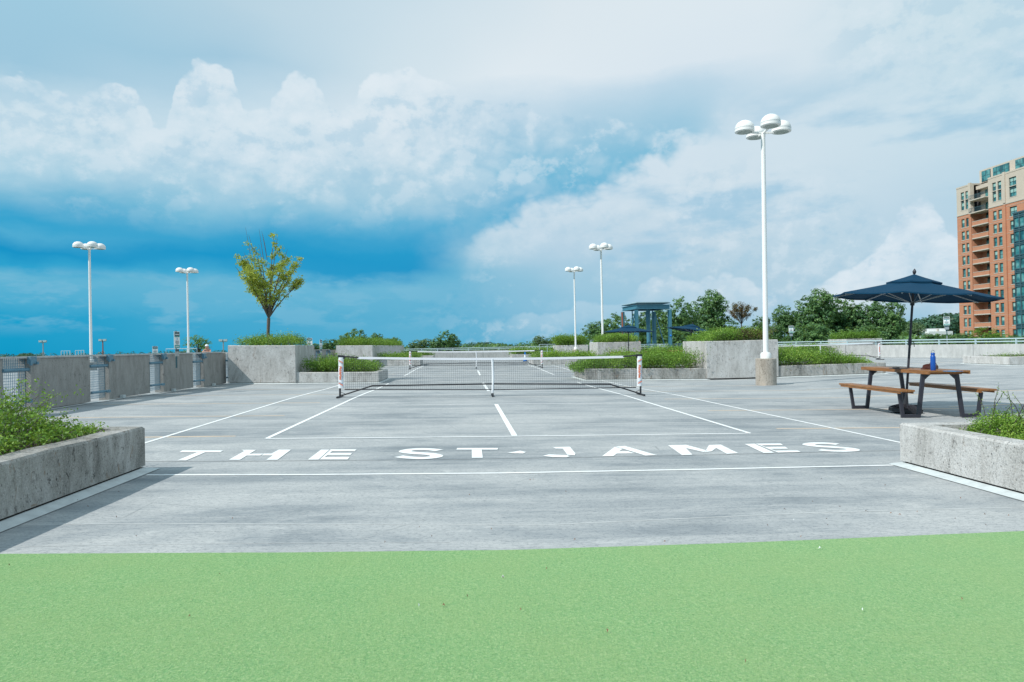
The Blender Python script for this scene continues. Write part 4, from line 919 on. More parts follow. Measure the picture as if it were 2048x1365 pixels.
# ------------------------------------------------------------------ picnic table, umbrella and things on it
def table_proto():
    o = thing('picnic_table', '', 'table'); L = 2.1; o['group'] = 'wooden picnic tables under blue umbrellas'
    for i in range(5):
        x = -0.29+0.145*i
        segs = [(-L/2, L/2)] if i != 2 else [(-L/2, -0.045), (0.045, L/2)]
        for a, b2 in segs: MB().bb((x-0.068, a, 0.727), (x+0.068, b2, 0.757)).build('table_slat', 'wood', o, bevel=0.004)
    m = MB()
    for s in (-1, 1): m.bb((s*0.36-0.012, -L/2, 0.700), (s*0.36+0.012, L/2, 0.757)); 
    for y in (-L/2+0.2, L/2-0.2): m.bb((-0.34, y-0.04, 0.69), (0.34, y+0.04, 0.725))
    m.build('table_apron', 'wood', o, bevel=0.003)
    for s in (-1, 1):
        for i in range(2):
            x = s*(0.665+0.135*i); MB().bb((x-0.064, -1.02, 0.432), (x+0.064, 1.02, 0.460)).build('bench_slat', 'wood', o, bevel=0.004)
        m = MB(); m.bb((s*0.60, -0.98, 0.400), (s*0.622, 0.98, 0.431)); m.bb((s*0.83, -0.98, 0.400), (s*0.852, 0.98, 0.431)); m.build('bench_rail', 'wood', o)
        for y in (-0.80, 0.80):
            m = MB(); xf, xg = s*0.685, s*0.40
            m.bar((xf, y, 0.03), (s*0.745, y, 0.40), 0.055, 0.045, (0, 1, 0)); m.bar((xg, y, 0.03), (s*0.305, y, 0.69), 0.065, 0.045, (0, 1, 0)); m.bb((min(xf, xg)-0.03, y-0.0225, 0.008), (max(xf, xg)+0.03, y+0.0225, 0.062))
            m.build('leg', 'leg', o, bevel=0.004)
            m = MB(); m.add([(s*0.33, y-0.02, 0.69), (s*0.18, y-0.02, 0.69), (s*0.345, y-0.02, 0.56), (s*0.33, y+0.02, 0.69), (s*0.18, y+0.02, 0.69), (s*0.345, y+0.02, 0.56)], [(0, 1, 2), (3, 5, 4), (0, 3, 4, 1), (1, 4, 5, 2), (2, 5, 3, 0)]); m.build('corner_brace', 'leg', o)
    return o
def umbrella_proto():
    o = thing('patio_umbrella', '', 'umbrella'); o['group'] = 'navy patio umbrellas'
    MB().tube([(0, 0, 0.10), (0, 0, 2.14)], 0.023, 12).build('pole', 'leg', o, smooth=True)
    pr = [(0.02, 0.14), (0.06, 0.135), (0.15, 0.115), (0.30, 0.07), (0.305, 0.0)]
    b = MB().lathe([(0.31, 0.0), (0.31, 0.055), (0.28, 0.07), (0.14, 0.115), (0.05, 0.135), (0.045, 0.16), (0.024, 0.30)], n=8).build('umbrella_base', 'black', o)
    m = MB()
    for k in range(24):
        a = 2*math.pi*k/24; c, s = math.cos(a), math.sin(a); m.bar((0.12*c, 0.12*s, 0.123), (0.285*c*0.97, 0.285*s*0.97, 0.072), 0.008, 0.012)
    m.build('base_ribs', 'leg', b)
    MB().tube([(0, 0, 1.12), (0, 0, 1.24)], 0.033, 12).build('crank_housing', 'leg', o, smooth=True)
    m = MB(); m.tube([(0.03, 0, 1.18), (0.07, -0.02, 1.18), (0.09, -0.02, 1.10)], 0.008, 6); m.build('crank_handle', 'leg', o)
    m = MB(); m.tube([(0, 0, 1.80), (0, 0, 1.86)], 0.026, 12); m.build('pole_joint', 'metal', o)
    def canopy(r0_, z0_, r1_, z1_, th, rings=6, sub=4, sagk=0.03):
        n = 8*sub; vs = []
        for j in range(rings+1):
            t_ = j/rings; r_ = r0_+(r1_-r0_)*t_; z_ = z0_+(z1_-z0_)*(t_**0.92) 
            for k in range(n):
                a = 2*math.pi*k/n; ph = (k % sub)/sub; ce = math.cos(math.pi/8)/math.cos((ph-0.5)*math.pi/4); bell = math.sin(ph*math.pi)
                vs.append((r_*ce*math.cos(a), r_*ce*math.sin(a), z_-bell*sagk*t_*(1-0.3*t_)))
        fs = [(j*n+k, j*n+(k+1) % n, (j+1)*n+(k+1) % n, (j+1)*n+k) for j in range(rings) for k in range(n)]
        m_ = MB(); m_.add(vs, fs)
        base = [vs[rings*n+k] for k in range(n)]; m_.add([v for v in base]+[(x, y, z-th) for x, y, z in base], [(k, (k+1) % n, n+(k+1) % n, n+k) for k in range(n)])
        return m_
    cz = 2.25
    cn = canopy(0.10, cz-0.02, 1.52, cz-0.31, 0.02).build('canopy', 'navy', o, smooth=True)
    canopy(0.02, cz+0.06, 0.50, cz-0.075, 0.025, 3, 4, 0.01).build('vent_flap', 'navy', cn, smooth=True)
    for k in range(8):
        a = 2*math.pi*k/8; c, s = math.cos(a), math.sin(a)
        rb = MB().bar((0.03*c, 0.03*s, cz-0.075), (1.49*c, 1.49*s, cz-0.34), 0.018, 0.014).build('rib', 'metal', o)
        MB().bar((0.03*c, 0.03*s, cz-0.42), (0.75*c, 0.75*s, cz-0.225), 0.012, 0.012).build('strut', 'metal', rb)
    MB().tube([(0, 0, cz-0.46), (0, 0, cz-0.40)], 0.04, 12).build('runner_hub', 'black', o)
    MB().lathe([(0.012, cz+0.06), (0.03, cz+0.08), (0.036, cz+0.11), (0.022, cz+0.135), (0.01, cz+0.15), (0.0, cz+0.16)], n=14).build('finial', 'leg', o, smooth=True)
    return o
TX, TY = 7.55, 11.12; TZ = gz(TX, TY); TR = R(-4)
T0 = table_proto(); T0.location = (TX, TY, TZ); T0.rotation_euler = (0, R(0.4), TR); T0.scale = (0.87, 0.98, 1); T0['label'] = 'nearest picnic table, brown slats and dark bent legs, under the big umbrella'
U0 = umbrella_proto(); U0.location = (TX-0.11, TY, TZ+0.02); U0.scale = (0.83, 0.83, 1.01); U0.rotation_euler = (R(2.0), R(4.0), R(4)); U0['label'] = 'big open navy umbrella over the nearest picnic table'
dup(T0, (9.0, 37.3, gz(9, 37)), R(80), 'distant picnic table under the left of the two far umbrellas'); 
q = dup(U0, (9.02, 37.3, gz(9, 37)), None, 'far navy umbrella in front of the hedge topped planter box'); q.rotation_euler = (0, R(1), R(12)); q.scale = (0.95, 0.95, 0.97)
dup(T0, (12.35, 37.3, gz(12.3, 37)), R(85), 'distant picnic table under the tilted umbrella, mostly behind planters')
q = dup(U0, (12.3, 37.3, gz(12.3, 37)), None, 'far navy umbrella tilted to the right, beside the blue steel tower'); q.rotation_euler = (R(4), R(9), R(20)); q.scale = (0.92, 0.92, 0.97)
def on_table(px, py): 
    zt = TZ+0.757; d_ = ray(px, py); t_ = (zt-HC)/d_.z; p_ = CAM+d_*t_; return Vector((p_.x, p_.y, zt+0.002))
p = on_table(1866.5, 741.5)
o = thing('water_bottle', 'blue insulated water bottle with a ring handle standing on the nearest table', 'bottle', p)
MB().lathe([(0.034, 0), (0.037, 0.006), (0.037, 0.205), (0.034, 0.222), (0.026, 0.235), (0.024, 0.245)], n=24).build('bottle_body', 'bottle', o, smooth=True)
MB().lathe([(0.030, 0.245), (0.030, 0.268), (0.024, 0.276), (0.0, 0.278)], n=20).build('cap', 'bottle', o, smooth=True)
m = MB(); m.tube([(0.024*math.cos(R(a)), 0, 0.295+0.024*math.sin(R(a))) for a in range(-60, 250, 20)], 0.0045, 6); m.build('ring_handle', 'metal', o, smooth=True)
p = on_table(1869, 739.5) + Vector((0.02, 0.14, 0))
o = thing('handbag', 'small dark brown leather bag slumped behind the blue bottle', 'bag', p, R(5))
m = MB(); vs = []; rs = np.random.RandomState(4)
for j in range(9):
    for k in range(20):
        th = math.pi*(j/8)*0.5; a = 2*math.pi*k/20; w = 1+0.10*math.sin(a*3+j)+rs.uniform(-.04, .04)
        vs.append((0.145*math.cos(a)*math.cos(th)**0.6*w, 0.07*math.sin(a)*math.cos(th)**0.6*w, 0.075*math.sin(th)*(1+0.18*math.sin(a*2+1))))
m.add(vs, [(j*20+k, j*20+(k+1) % 20, (j+1)*20+(k+1) % 20, (j+1)*20+k) for j in range(8) for k in range(20)]); m.build('bag_body', 'leather', o, smooth=True)
m = MB(); m.tube([(-0.04, -0.02, 0.06), (0.0, -0.03, 0.12), (0.08, -0.04, 0.09), (0.13, -0.03, 0.03)], 0.006, 6); m.build('strap', 'leather', o, smooth=True)
p = on_table(1797, 738.5); o = thing('tablet', 'thin black tablet lying at the left end of the nearest table', 'tablet', p, R(20)); MB().box((0, 0, 0.006), (0.24, 0.17, 0.010)).build('case', 'black', o, bevel=0.003); MB().box((-0.06, 0, 0.020), (0.10, 0.06, 0.018)).build('folded_stand', 'black', o, bevel=0.003)
p = on_table(1906, 743.5); o = tag(MB().box((0, 0, 0.004), (0.17, 0.20, 0.007)).build('notebook', 'bluebook', bevel=0.002), 'thin blue notebook lying at the right corner of the nearest table', 'notebook'); o.location = p; o.rotation_euler = (0, 0, R(15))

# ------------------------------------------------------------------ cone, signs
p = G(1050.5, 723.5); o = thing('traffic_cone', 'blue and white traffic cone behind the near net', 'cone', p)
m = MB(); m.box((0, 0, 0.015), (0.36, 0.36, 0.03)); m.build('cone_base', 'black', o)
MB().lathe([(0.14, 0.03), (0.095, 0.30)], n=20).build('cone_body', 'cone', o, smooth=True); MB().lathe([(0.096, 0.301), (0.062, 0.50)], n=20).build('white_band', 'signwhite', o, smooth=True); MB().lathe([(0.063, 0.501), (0.03, 0.69), (0.0, 0.70)], n=20).build('cone_tip', 'cone', o, smooth=True)
def sign_proto():
    o = thing('parking_sign', '', 'sign'); o['group'] = 'reserved parking signs on posts'
    MB().bb((-0.02, 0.0, 0.0), (0.02, 0.03, 1.02)).build('post', 'signdark', o)
    f = MB().prism([(-0.145, -0.012), (0.145, -0.012), (0.145, -0.002), (-0.145, -0.002)], 0.54, 1.0).build('sign_plate', 'signwhite', o, bevel=0.003)
    MB().bb((-0.128, -0.0150, 0.875), (0.128, -0.0125, 0.985)).build('header_band', 'signdark', f)
    MB().bb((-0.128, -0.0150, 0.848), (0.128, -0.0125, 0.870)).build('accent_band', 'signteal', f)
    MB().bb((-0.128, -0.0150, 0.552), (0.128, -0.0125, 0.628)).build('footer_band', 'signteal', f)
    m = MB()
    for k in range(7): m.bb((-0.105+k*0.031, -0.0175, 0.905), (-0.085+k*0.031, -0.0155, 0.935))
    for k in range(6): m.bb((-0.095+k*0.033, -0.0175, 0.578), (-0.073+k*0.033, -0.0155, 0.603))
    m.build('white_marks', 'signwhite', f)
    m = MB(); m.lathe([(0.0, 0.0), (0.014, 0.012), (0.0, 0.026)], (0, -0.0145, 0.815), 8, 0.1); m.bb((-0.016, -0.0150, 0.765), (0.016, -0.0125, 0.812)); m.build('figure_symbol', 'bluebook', f)
    m = MB()
    for j, w in enumerate((0.09, 0.085, 0.10, 0.07, 0.06)): m.bb((-w, -0.0150, 0.735-0.022*j), (w, -0.0125, 0.744-0.022*j))
    m.build('text_lines', 'signdark', f)
    g = MB().bb((-0.10, -0.012, 0.32), (0.10, -0.002, 0.52)).build('lower_plate', 'metal', o, bevel=0.002); MB().bb((-0.09, -0.0150, 0.455), (0.09, -0.0125, 0.512)).build('lower_header', 'signdark', g)
    return o
SG = sign_proto()
def put_sign(o, px, ytop, Y, rz, sc=1.0, label=None):
    q = W(px, ytop, Y); o.location = (q.x, Y, q.z-1.0*sc); o.rotation_euler = (0, 0, rz); o.scale = (sc, sc, sc)
    if label: o['label'] = label
put_sign(SG, 353, 663.5, 17.95, R(84), 0.93, 'nearest green and white parking sign mounted on the left wall')
for px, yt, Y, rz, sc, lb in ((310, 693, 40, 40, 1.0, 'parking sign beyond the left wall, left of the nearest sign'), (619, 676.5, 37.5, 5, 1.0, 'parking sign peeking over the right end of the tree planter'),
    (641.5, 680, 34.6, 78, 1.0, 'parking sign seen almost edge on, right of the tree planter'), (1184, 680, 57, 0, 1.15, 'distant parking sign between the two far planter boxes'),
    (1582, 652, 45.6, -25, 1.05, 'parking sign at the railing right of the large lamp post')): put_sign(dup(SG), px, yt, Y, R(rz), sc, lb)
q = dup(SG); put_sign(q, 1893, 634, 36.2, R(-35), 1.05, 'tall parking sign at the right parapet, seen above the blue bottle')
MB().bb((-0.022, 0.002, -0.95), (0.022, 0.028, -0.005)).build('post_extension', 'metal', q)
p = W(1859.5, 708, 38.2); o = tag(MB().box((0, 0, 0), (0.24, 0.14, 0.42)).build('electrical_box', 'galv', bevel=0.01), 'grey green box fixed to the right parapet behind the bottle', 'electrical box'); o.location = p

# ------------------------------------------------------------------ blue steel tower
TWY = 50.0; pa = W(1274.5, 700, TWY-1.1)
tw = thing('steel_tower', 'teal blue open steel frame with flat roof behind the umbrellas', 'steel frame', (pa.x, TWY-1.1, 0))
ax = Vector((math.cos(R(6)), math.sin(R(6)), 0)); ay = Vector((-math.sin(R(6)), math.cos(R(6)), 0)); LW, DW = 2.55, 3.0; HT = W(1274, 611, TWY-1.1).z
def tp(a, b2, z): return tuple(ax*a+ay*b2)[:2]+(z,)
rotm = Matrix.Rotation(R(6), 3, 'Z')
for a, b2 in ((0, 0), (LW, 0), (0, DW), (LW, DW)):
    m = MB(); c = Vector(tp(a, b2, (HT-0.3)/2-0.2))
    m.box(c, (0.03, 0.19, HT+0.0), rotm); 
    for s in (-1, 1): m.box(c+rotm@Vector((0, s*0.105, 0)), (0.21, 0.025, HT+0.02), rotm)
    m.build('column', 'teal', tw)
for (a, b2), (c, d_) in (((0, 0), (LW, 0)), ((0, DW), (LW, DW)), ((0, 0), (0, DW)), ((LW, 0), (LW, DW))):
    m = MB(); A, B = Vector(tp(a, b2, HT-0.12)), Vector(tp(c, d_, HT-0.12)); m.bar(A, B, 0.03, 0.28); m.bar(A+Vector((0, 0, .14)), B+Vector((0, 0, .14)), 0.2, 0.025); m.bar(A-Vector((0, 0, .14)), B-Vector((0, 0, .14)), 0.2, 0.025); m.build('beam', 'teal', tw)
m = MB(); cc = Vector(tp(LW/2, DW/2, HT+0.15)); m.box(cc, (LW+0.12, DW+0.1, 0.05), rotm); m.build('roof_plate', 'tealdark', tw)
m = MB(); m.box(cc+Vector((0, 0, .06)), (LW-0.05, DW-0.05, 0.05), rotm); m.build('roof_grating', 'rail', tw)
for (A, B) in ((tp(0.2, DW, 0), tp(LW*0.6, DW, HT-0.5)), (tp(LW*0.55, DW*0.6, HT-0.4), tp(LW*0.82, DW, 0)), (tp(LW, 0.4, 0), tp(LW, DW-0.2, HT-0.5)), (tp(0, DW-0.3, 0), tp(0, 0.3, HT-0.5))):
    MB().bar(A, B, 0.07, 0.05).build('brace', 'teal', tw)
m = MB(); m.tube([tp(LW*0.58, DW*0.5, -0.2), tp(LW*0.58, DW*0.5, HT-0.25)], 0.15, 14); m.build('centre_pipe', 'teal', tw, smooth=True)
MB().tube([tp(-0.35, DW*0.7, 0.0), tp(-0.35, DW*0.7, HT-0.4)], 0.06, 8).build('rusty_pipe', 'rust', tw)
for a in (0.55, LW*0.85): MB().bar(tp(a, DW*0.8, 0), tp(a, DW*0.8, HT-0.3), 0.07, 0.07).build('hanger', 'teal', tw)
m = MB(); 
for k in range(26): m.bar(tp(0.35+k*0.055, 0.25, 0.0), tp(0.35+k*0.055, 0.25, 0.98), 0.0065, 0.0065)
for k in range(12): m.bar(tp(0.35, 0.25, 0.08+k*0.08), tp(1.72, 0.25, 0.08+k*0.08), 0.0065, 0.0065)
g_ = m.build('mesh_screen', 'rail', tw); g_['kind'] = 'stuff'
m = MB(); 
for a in (0.33, 0.95, 1.74): m.bar(tp(a, 0.25, 0), tp(a, 0.25, 1.02), 0.04, 0.04)
m.bar(tp(0.31, 0.25, 1.02), tp(1.76, 0.25, 1.02), 0.04, 0.04); m.build('screen_frame', 'rail', tw)
m = MB(); 
for a in (1.95, 2.15, 2.35): m.bar(tp(a, 0.1, 0), tp(a, 0.1, 1.0), 0.035, 0.035)
m.bar(tp(1.93, 0.1, 0.8), tp(2.5, 0.1, 0.8), 0.035, 0.035); m.bar(tp(1.93, 0.1, 1.0), tp(2.5, 0.1, 1.0), 0.035, 0.035); m.build('short_rail', 'rail', tw)
MB().box(tp(0.45, DW*0.5, 2.2), (0.26, 0.03, 0.17), rotm).build('notice_plate', 'signwhite', tw)
MB().box(tp(0.45, DW*0.5-0.02, 2.2), (0.16, 0.03, 0.09), rotm).build('notice_print', 'redsign', tw)
MB().box(tp(0.12, -0.15, 0.95), (0.08, 0.03, 0.66), rotm).build('marker_strip', 'redsign', tw); MB().box(tp(0.15, -0.2, 0.45), (0.26, 0.14, 0.22), rotm).build('junction_box', 'teal', tw)
m = MB(); m.lathe([(0.0, -0.09), (0.09, 0), (0.0, 0.09)], tp(LW-0.02, -0.16, 1.62), 12); m.build('blue_lamp', 'cone', tw)

# ------------------------------------------------------------------ trees
def branchy(base, height, fork, n, spread, seed, r0_=0.05, sub=3, leafn=14, leaf=0.06, twig=0.4, crown_start=0.35):
    rs = np.random.RandomState(seed); tr = MB(); lp = []
    b0 = Vector(base); top = b0+Vector((0.0, 0, fork))
    tr.tube([b0, b0.lerp(top, .5)+Vector((-.03, 0, 0)), top], [r0_, r0_*.8, r0_*.85], 10)
    for i in range(n):
        a = 2*math.pi*i/n+rs.uniform(-.3, .3); rad = spread*rs.uniform(.15, 1)**0.7; hh = (height-fork)*rs.uniform(.72, 1.0)*(1-0.35*(rad/spread)**2)
        tip = top+Vector((math.cos(a)*rad, math.sin(a)*rad, hh)); mid = top.lerp(tip, .45)+Vector((math.cos(a)*rad*-.12, math.sin(a)*rad*-.12, .05*hh))
        q = lambda t_: top*(1-t_)**2+mid*2*t_*(1-t_)+tip*t_*t_
        tr.tube([q(t_) for t_ in (0, .25, .5, .75, 1)], [r0_*.42, r0_*.34, r0_*.24, r0_*.15, r0_*.06], 6)
        for k in range(sub):
            t1 = rs.uniform(crown_start, .9); s0 = q(t1); a2 = a+rs.uniform(-1.3, 1.3); L = spread*rs.uniform(.25, .5)
            e = s0+Vector((math.cos(a2)*L*.7, math.sin(a2)*L*.7, L*rs.uniform(.4, .9))); tr.tube([s0, s0.lerp(e, .5)+Vector((0, 0, .03)), e], [r0_*.14, r0_*.1, r0_*.04], 5)
            for t2 in np.linspace(.3, 1, leafn): lp.append(np.array(s0.lerp(e, t2)))
        for t2 in np.linspace(crown_start, 1.0, leafn*2): 
            if t2 < 1-twig*rs.rand()*.4: lp.append(np.array(q(t2)))
    return tr, np.array(lp)
# lime tree
LT = Vector((-6.18, 23.9, gz(-6.2, 22.6)+1.2)); q = W(538, 672, 23.9); LT.x = q.x
o = thing('tree', 'small lime green tree with upright open branches on the tall left planter', 'tree', LT); o.scale = (1.0, 1.0, 1.0)
tr, lp = branchy((0, 0, -0.05), 3.9, 1.05, 20, 1.38, 14, 0.066, 4, 4, twig=.6, crown_start=.22)
rs = np.random.RandomState(3)
for k in range(6):
    a = rs.uniform(0, 6.28); r_ = rs.uniform(.0, .6); b0 = Vector((math.cos(a)*r_, math.sin(a)*r_, 3.0)); tr.tube([b0, b0+Vector((math.cos(a)*.08, math.sin(a)*.08, .5)), b0+Vector((math.cos(a)*.22+.05, math.sin(a)*.2, rs.uniform(.7, 1.15)))], [.011, .007, .003], 5)
tr.build('trunk', 'bark', o, smooth=True)
wgt = .25+np.hypot(lp[:, 0], lp[:, 1]); cl = lp[rs.choice(len(lp), 430, p=wgt/wgt.sum())]; P = np.vstack([c+rs.normal(scale=(.06, .06, .045), size=(22, 3)) for c in cl]); rd = np.repeat(rs.rand(len(cl)), 22)*.6+rs.rand(len(P))*.4
nn = rs.normal(size=P.shape); nn[:, 2] += .8
leaves(P, nn, rs.uniform(.045, .075, len(P)), .75, 1, ('leaf_lime',), None, 'crown', o, leaf_tone=rd)
# background broadleaf tree variants
def crown_mesh(seed, nc, per, leaf, flat=0.85, mat='leaf_tree', lobes=9, name='crown'):
    """unit crown (radius ~1, z from 0 to ~1.7): lobes carrying leaf clumps"""
    rs = np.random.RandomState(seed); LC = []
    for i in range(lobes):
        a = rs.uniform(0, 6.28); rr = rs.uniform(.15, .62); zz = rs.uniform(.0, 1.25); LC.append((np.array([math.cos(a)*rr, math.sin(a)*rr, zz*flat]), rs.uniform(.28, .46)))
    LC.append((np.array([0, 0, .8*flat]), .55))
    P, N_, RD = [], [], []
    for i in range(nc):
        c, r_ = LC[rs.randint(len(LC))]; u = rs.normal(size=3); u /= np.linalg.norm(u); u[2] = u[2]*.9+.12
        cc = c+u*r_*rs.uniform(.75, 1.12); cr = rs.uniform(.05, .12); n = int(per*rs.uniform(.6, 1.3))
        d_ = rs.normal(size=(n, 3)); d_ /= np.linalg.norm(d_, axis=1, keepdims=True); p_ = cc+d_*cr*rs.uniform(.3, 1.0, (n, 1))*np.array([1.2, 1.2, .75])
        P.append(p_); N_.append(d_*.6+u*.5+np.array([0, 0, .5])+rs.normal(scale=.35, size=(n, 3))); RD.append(np.clip(rs.rand()*.55+rs.rand(n)*.45, 0, 1))
    P = np.vstack(P); return P, np.vstack(N_), np.concatenate(RD), LC
CV = {}
def crown_var(key, seed, mat, nc=620, per=22, leaf=.066, flat=.85, lobes=9):
    P, N_, RD, LC = crown_mesh(seed, nc, per, leaf, flat, mat, lobes); rs = np.random.RandomState(seed)
    o = leaves(P, N_, leaf*rs.uniform(.6, 1.3, len(P)), .7, seed, (mat,), None, 'crown', leaf_tone=RD)
    tr = MB(); tr.tube([(0, 0, -1.5), (0.02, 0, -.3), (0, 0, .5)], [.07, .055, .03], 8)
    for c, r_ in LC: tr.tube([(0, 0, -.15), (c[0]*.5, c[1]*.5, c[2]*.4), tuple(c)], [.035, .022, .008], 5)
    t_ = tr.build('trunk', 'barkdark', None)
    rr_ = np.sqrt((P[:, :2]**2).sum(1)); CV[key] = (o.data, t_.data, float(np.percentile(P[:, 2], 99.7)), float(np.percentile(np.abs(P[:, 0]), 99))); bpy.data.objects.remove(o); bpy.data.objects.remove(t_)
crown_var('a', 51, 'leaf_tree'); crown_var('b', 52, 'leaf_tree', lobes=12, flat=1.0); crown_var('c', 53, 'leaf_tree', nc=520, lobes=7); crown_var('pale', 54, 'leaf_pale', 520); crown_var('far', 55, 'leaf_far', 260, 16, .055)
crown_var('near', 56, 'leaf_hedge', 330, 18, .05, .7, 10)
def tree(var, px, ytop, wpx, Y, label, aspect=1.0, zb=None, rz=None, group='trees beyond the deck'):
    """crown centre column px, top at ytop, crown width wpx at distance Y"""
    s = wpx/F*Y/2/CV[var][3]*1.04; q = W(px, ytop, Y); top = q.z; sz = s*aspect; ztop = CV[var][2]
    z = top-ztop*sz
    o = thing('tree', label, 'tree', (q.x, Y, z), rz if rz is not None else random.uniform(0, 6.28), group); o.scale = (s, s, sz)
    for nm, me in (('crown', CV[var][0]), ('trunk', CV[var][1])):
        c = bpy.data.objects.new(nm, me); COL.objects.link(c); c.parent = o
    return o
TL = [
 ('a', 708, 660, 66, 95, 'dark tree rising above the long hedge planter at left', 1.0), ('c', 657, 679, 28, 90, 'small round tree between the two left planters', 1.1), ('b', 752, 667, 30, 100, 'narrow tree right of the dark tree above the long planter', 1.1),
 ('c', 788, 676, 40, 100, 'low tree just right of the long left hedge', .9), ('pale', 838, 679, 62, 85, 'pale silvery green tree left of the dark tree at centre', .55), ('a', 888, 664, 54, 80, 'dark open tree standing alone left of centre', 1.05), ('c', 640, 687, 60, 120, 'low dark treetop behind the edge on sign', .5),
 ('pale', 1083, 672, 34, 110, 'bright treetop above the pipe rail right of centre', .95), ('c', 1103, 675, 26, 112, 'treetop next to the bright one above the pipe rail', 1.0), ('a', 1125, 680, 46, 118, 'small tree behind the far lamp post', .6), ('c', 1160, 679, 40, 115, 'low tree between the two far lamp posts', .7),
 ('b', 1196, 645, 74, 90, 'green tree behind the lamp post in the middle distance', 1.0), ('a', 1246, 630, 84, 92, 'big green tree left of the blue steel tower', 1.1), ('b', 1302, 617, 84, 96, 'tree filling the view through the steel tower', 1.2), ('a', 1352, 600, 66, 94, 'tall tree right behind the steel tower', 1.6),
 ('a', 1345, 650, 100, 88, 'low spreading tree under the tilted umbrella', .8), ('b', 1419, 584, 92, 100, 'tall full tree left of the russet tree', 1.25), ('c', 1452, 640, 60, 98, 'lower tree in front of the russet tree', 1.0), ('c', 1520, 634, 40, 92, 'treetop just left of the large lamp post', 1.3), ('b', 1551, 648, 40, 90, 'treetop just right of the large lamp post', 1.4),
 ('a', 1576, 612, 52, 96, 'tree with loose left branches right of the lamp post', 1.2), ('b', 1632, 582, 104, 92, 'largest round tree between lamp post and big umbrella', 1.15), ('a', 1690, 594, 74, 94, 'tree shoulder right of the largest round tree', 1.3), ('b', 1735, 603, 84, 92, 'broad tree left of the big umbrella pole', 1.2), ('c', 1775, 606, 66, 90, 'right end tree of the dense row by the umbrella', 1.35),
 ('c', 1610, 650, 90, 84, 'low tree below the largest round tree', .8), ('a', 1700, 655, 110, 84, 'low tree behind the right hand net', .6), ('pale', 1822, 646, 50, 120, 'light green tree right of the umbrella pole', 1.0), ('c', 1795, 660, 60, 110, 'low tree left of the umbrella pole', .9), ('b', 1860, 668, 60, 105, 'bright low tree in front of the white house', .5), ('a', 1905, 668, 56, 100, 'low green tree behind the tall parking sign', .55)]
for v, px, yt, wp, Y, lb, asp in TL: tree(v, px, yt, wp, Y, lb, asp, group='trees beyond the deck')
o = tree('near', 396, 671, 50, 56, 'round dark green small tree beyond the left wall beside the person', .9, group=None)
o = tree('near', 1975, 655, 78, 60, 'rounded bush tree in front of the brick apartment tower', .9, group=None)
# russet tree
q = W(1483, 662, 52); o = thing('tree', 'small russet leaved tree above the hedge left of the large lamp post', 'tree', (q.x, 52, q.z-1.0))
tr, lp = branchy((0, 0, 0), 3.35, 1.5, 12, 1.15, 31, 0.05, 5, 5, twig=.5); tr.build('trunk', 'barkdark', o, smooth=True)
cl = lp[rs.choice(len(lp), 260)]; P = np.vstack([c+rs.normal(scale=.075, size=(18, 3)) for c in cl]); rd = np.repeat(rs.rand(len(cl)), 18)*.6+rs.rand(len(P))*.4
leaves(P, rs.normal(size=P.shape)+np.array([0, 0, .6]), rs.uniform(.05, .09, len(P)), .75, 2, ('leaf_red',), None, 'crown', o, leaf_tone=rd)
# far wooded strip along the horizon
def wood(label, pts, n, sz, seed, mat='leaf_far', Y=420, dY=120):
    rs = np.random.RandomState(seed); P = []; N_ = []; S = []; RD = []
    for i in range(n):
        u = rs.uniform(0, len(pts)-1); k = int(u); f = u-k; px = pts[k][0]*(1-f)+pts[k+1][0]*f; py = pts[k][1]*(1-f)+pts[k+1][1]*f
        yy = Y+rs.uniform(0, dY); q = W(px, py, Y); q = Vector((q.x*yy/Y, yy, q.z)); r_ = sz*rs.uniform(.6, 1.3); m_ = 60
        top = q.z + rs.uniform(-1.2, .6)*sz*.5
        for lv in range(4):
            d_ = rs.normal(size=(m_, 3)); d_ /= np.linalg.norm(d_, axis=1, keepdims=True)
            P.append(np.array([q.x, yy, top-r_*(1+lv*.9)])+d_*r_*np.array([1.1, 1.1, .95])); N_.append(d_+rs.normal(scale=.4, size=(m_, 3))); S.append(r_*rs.uniform(.22, .45, m_)); RD.append(np.clip(rs.rand()*.5+rs.rand(m_)*.5, 0, 1))
    o = leaves(np.vstack(P), np.vstack(N_), np.concatenate(S), .8, seed, (mat,), None, 'distant_wood', leaf_tone=np.concatenate(RD)); return tag(o, label, 'woods', kind='stuff')
wood('hazy far woods along the left horizon', [(-100, 711), (40, 709), (60, 707), (300, 703.5), (480, 700), (640, 697)], 260, 3.0, 61, Y=600)
wood('hazy far woods on the horizon at centre', [(600, 697), (900, 693), (935, 687), (965, 684.5), (1000, 687), (1060, 689), (1120, 688), (1200, 685)], 260, 3.0, 62, Y=480)
wood('wooded rise behind the trees at right', [(1780, 655), (1815, 645), (1850, 636), (1885, 630), (1925, 627), (1990, 622), (2100, 620)], 420, 4.0, 63, Y=300, dY=60)
wood('green undergrowth below the tree row behind the railing', [(1160, 680), (1300, 672), (1500, 672), (1700, 668), (1850, 672), (2060, 676)], 330, 1.7, 64, 'leaf_tree', 100, 12)
wood('treetops below the far parapet at centre', [(640, 692), (800, 691), (960, 691), (1060, 685), (1160, 684)], 160, 1.3, 65, 'leaf_tree', 125, 20)

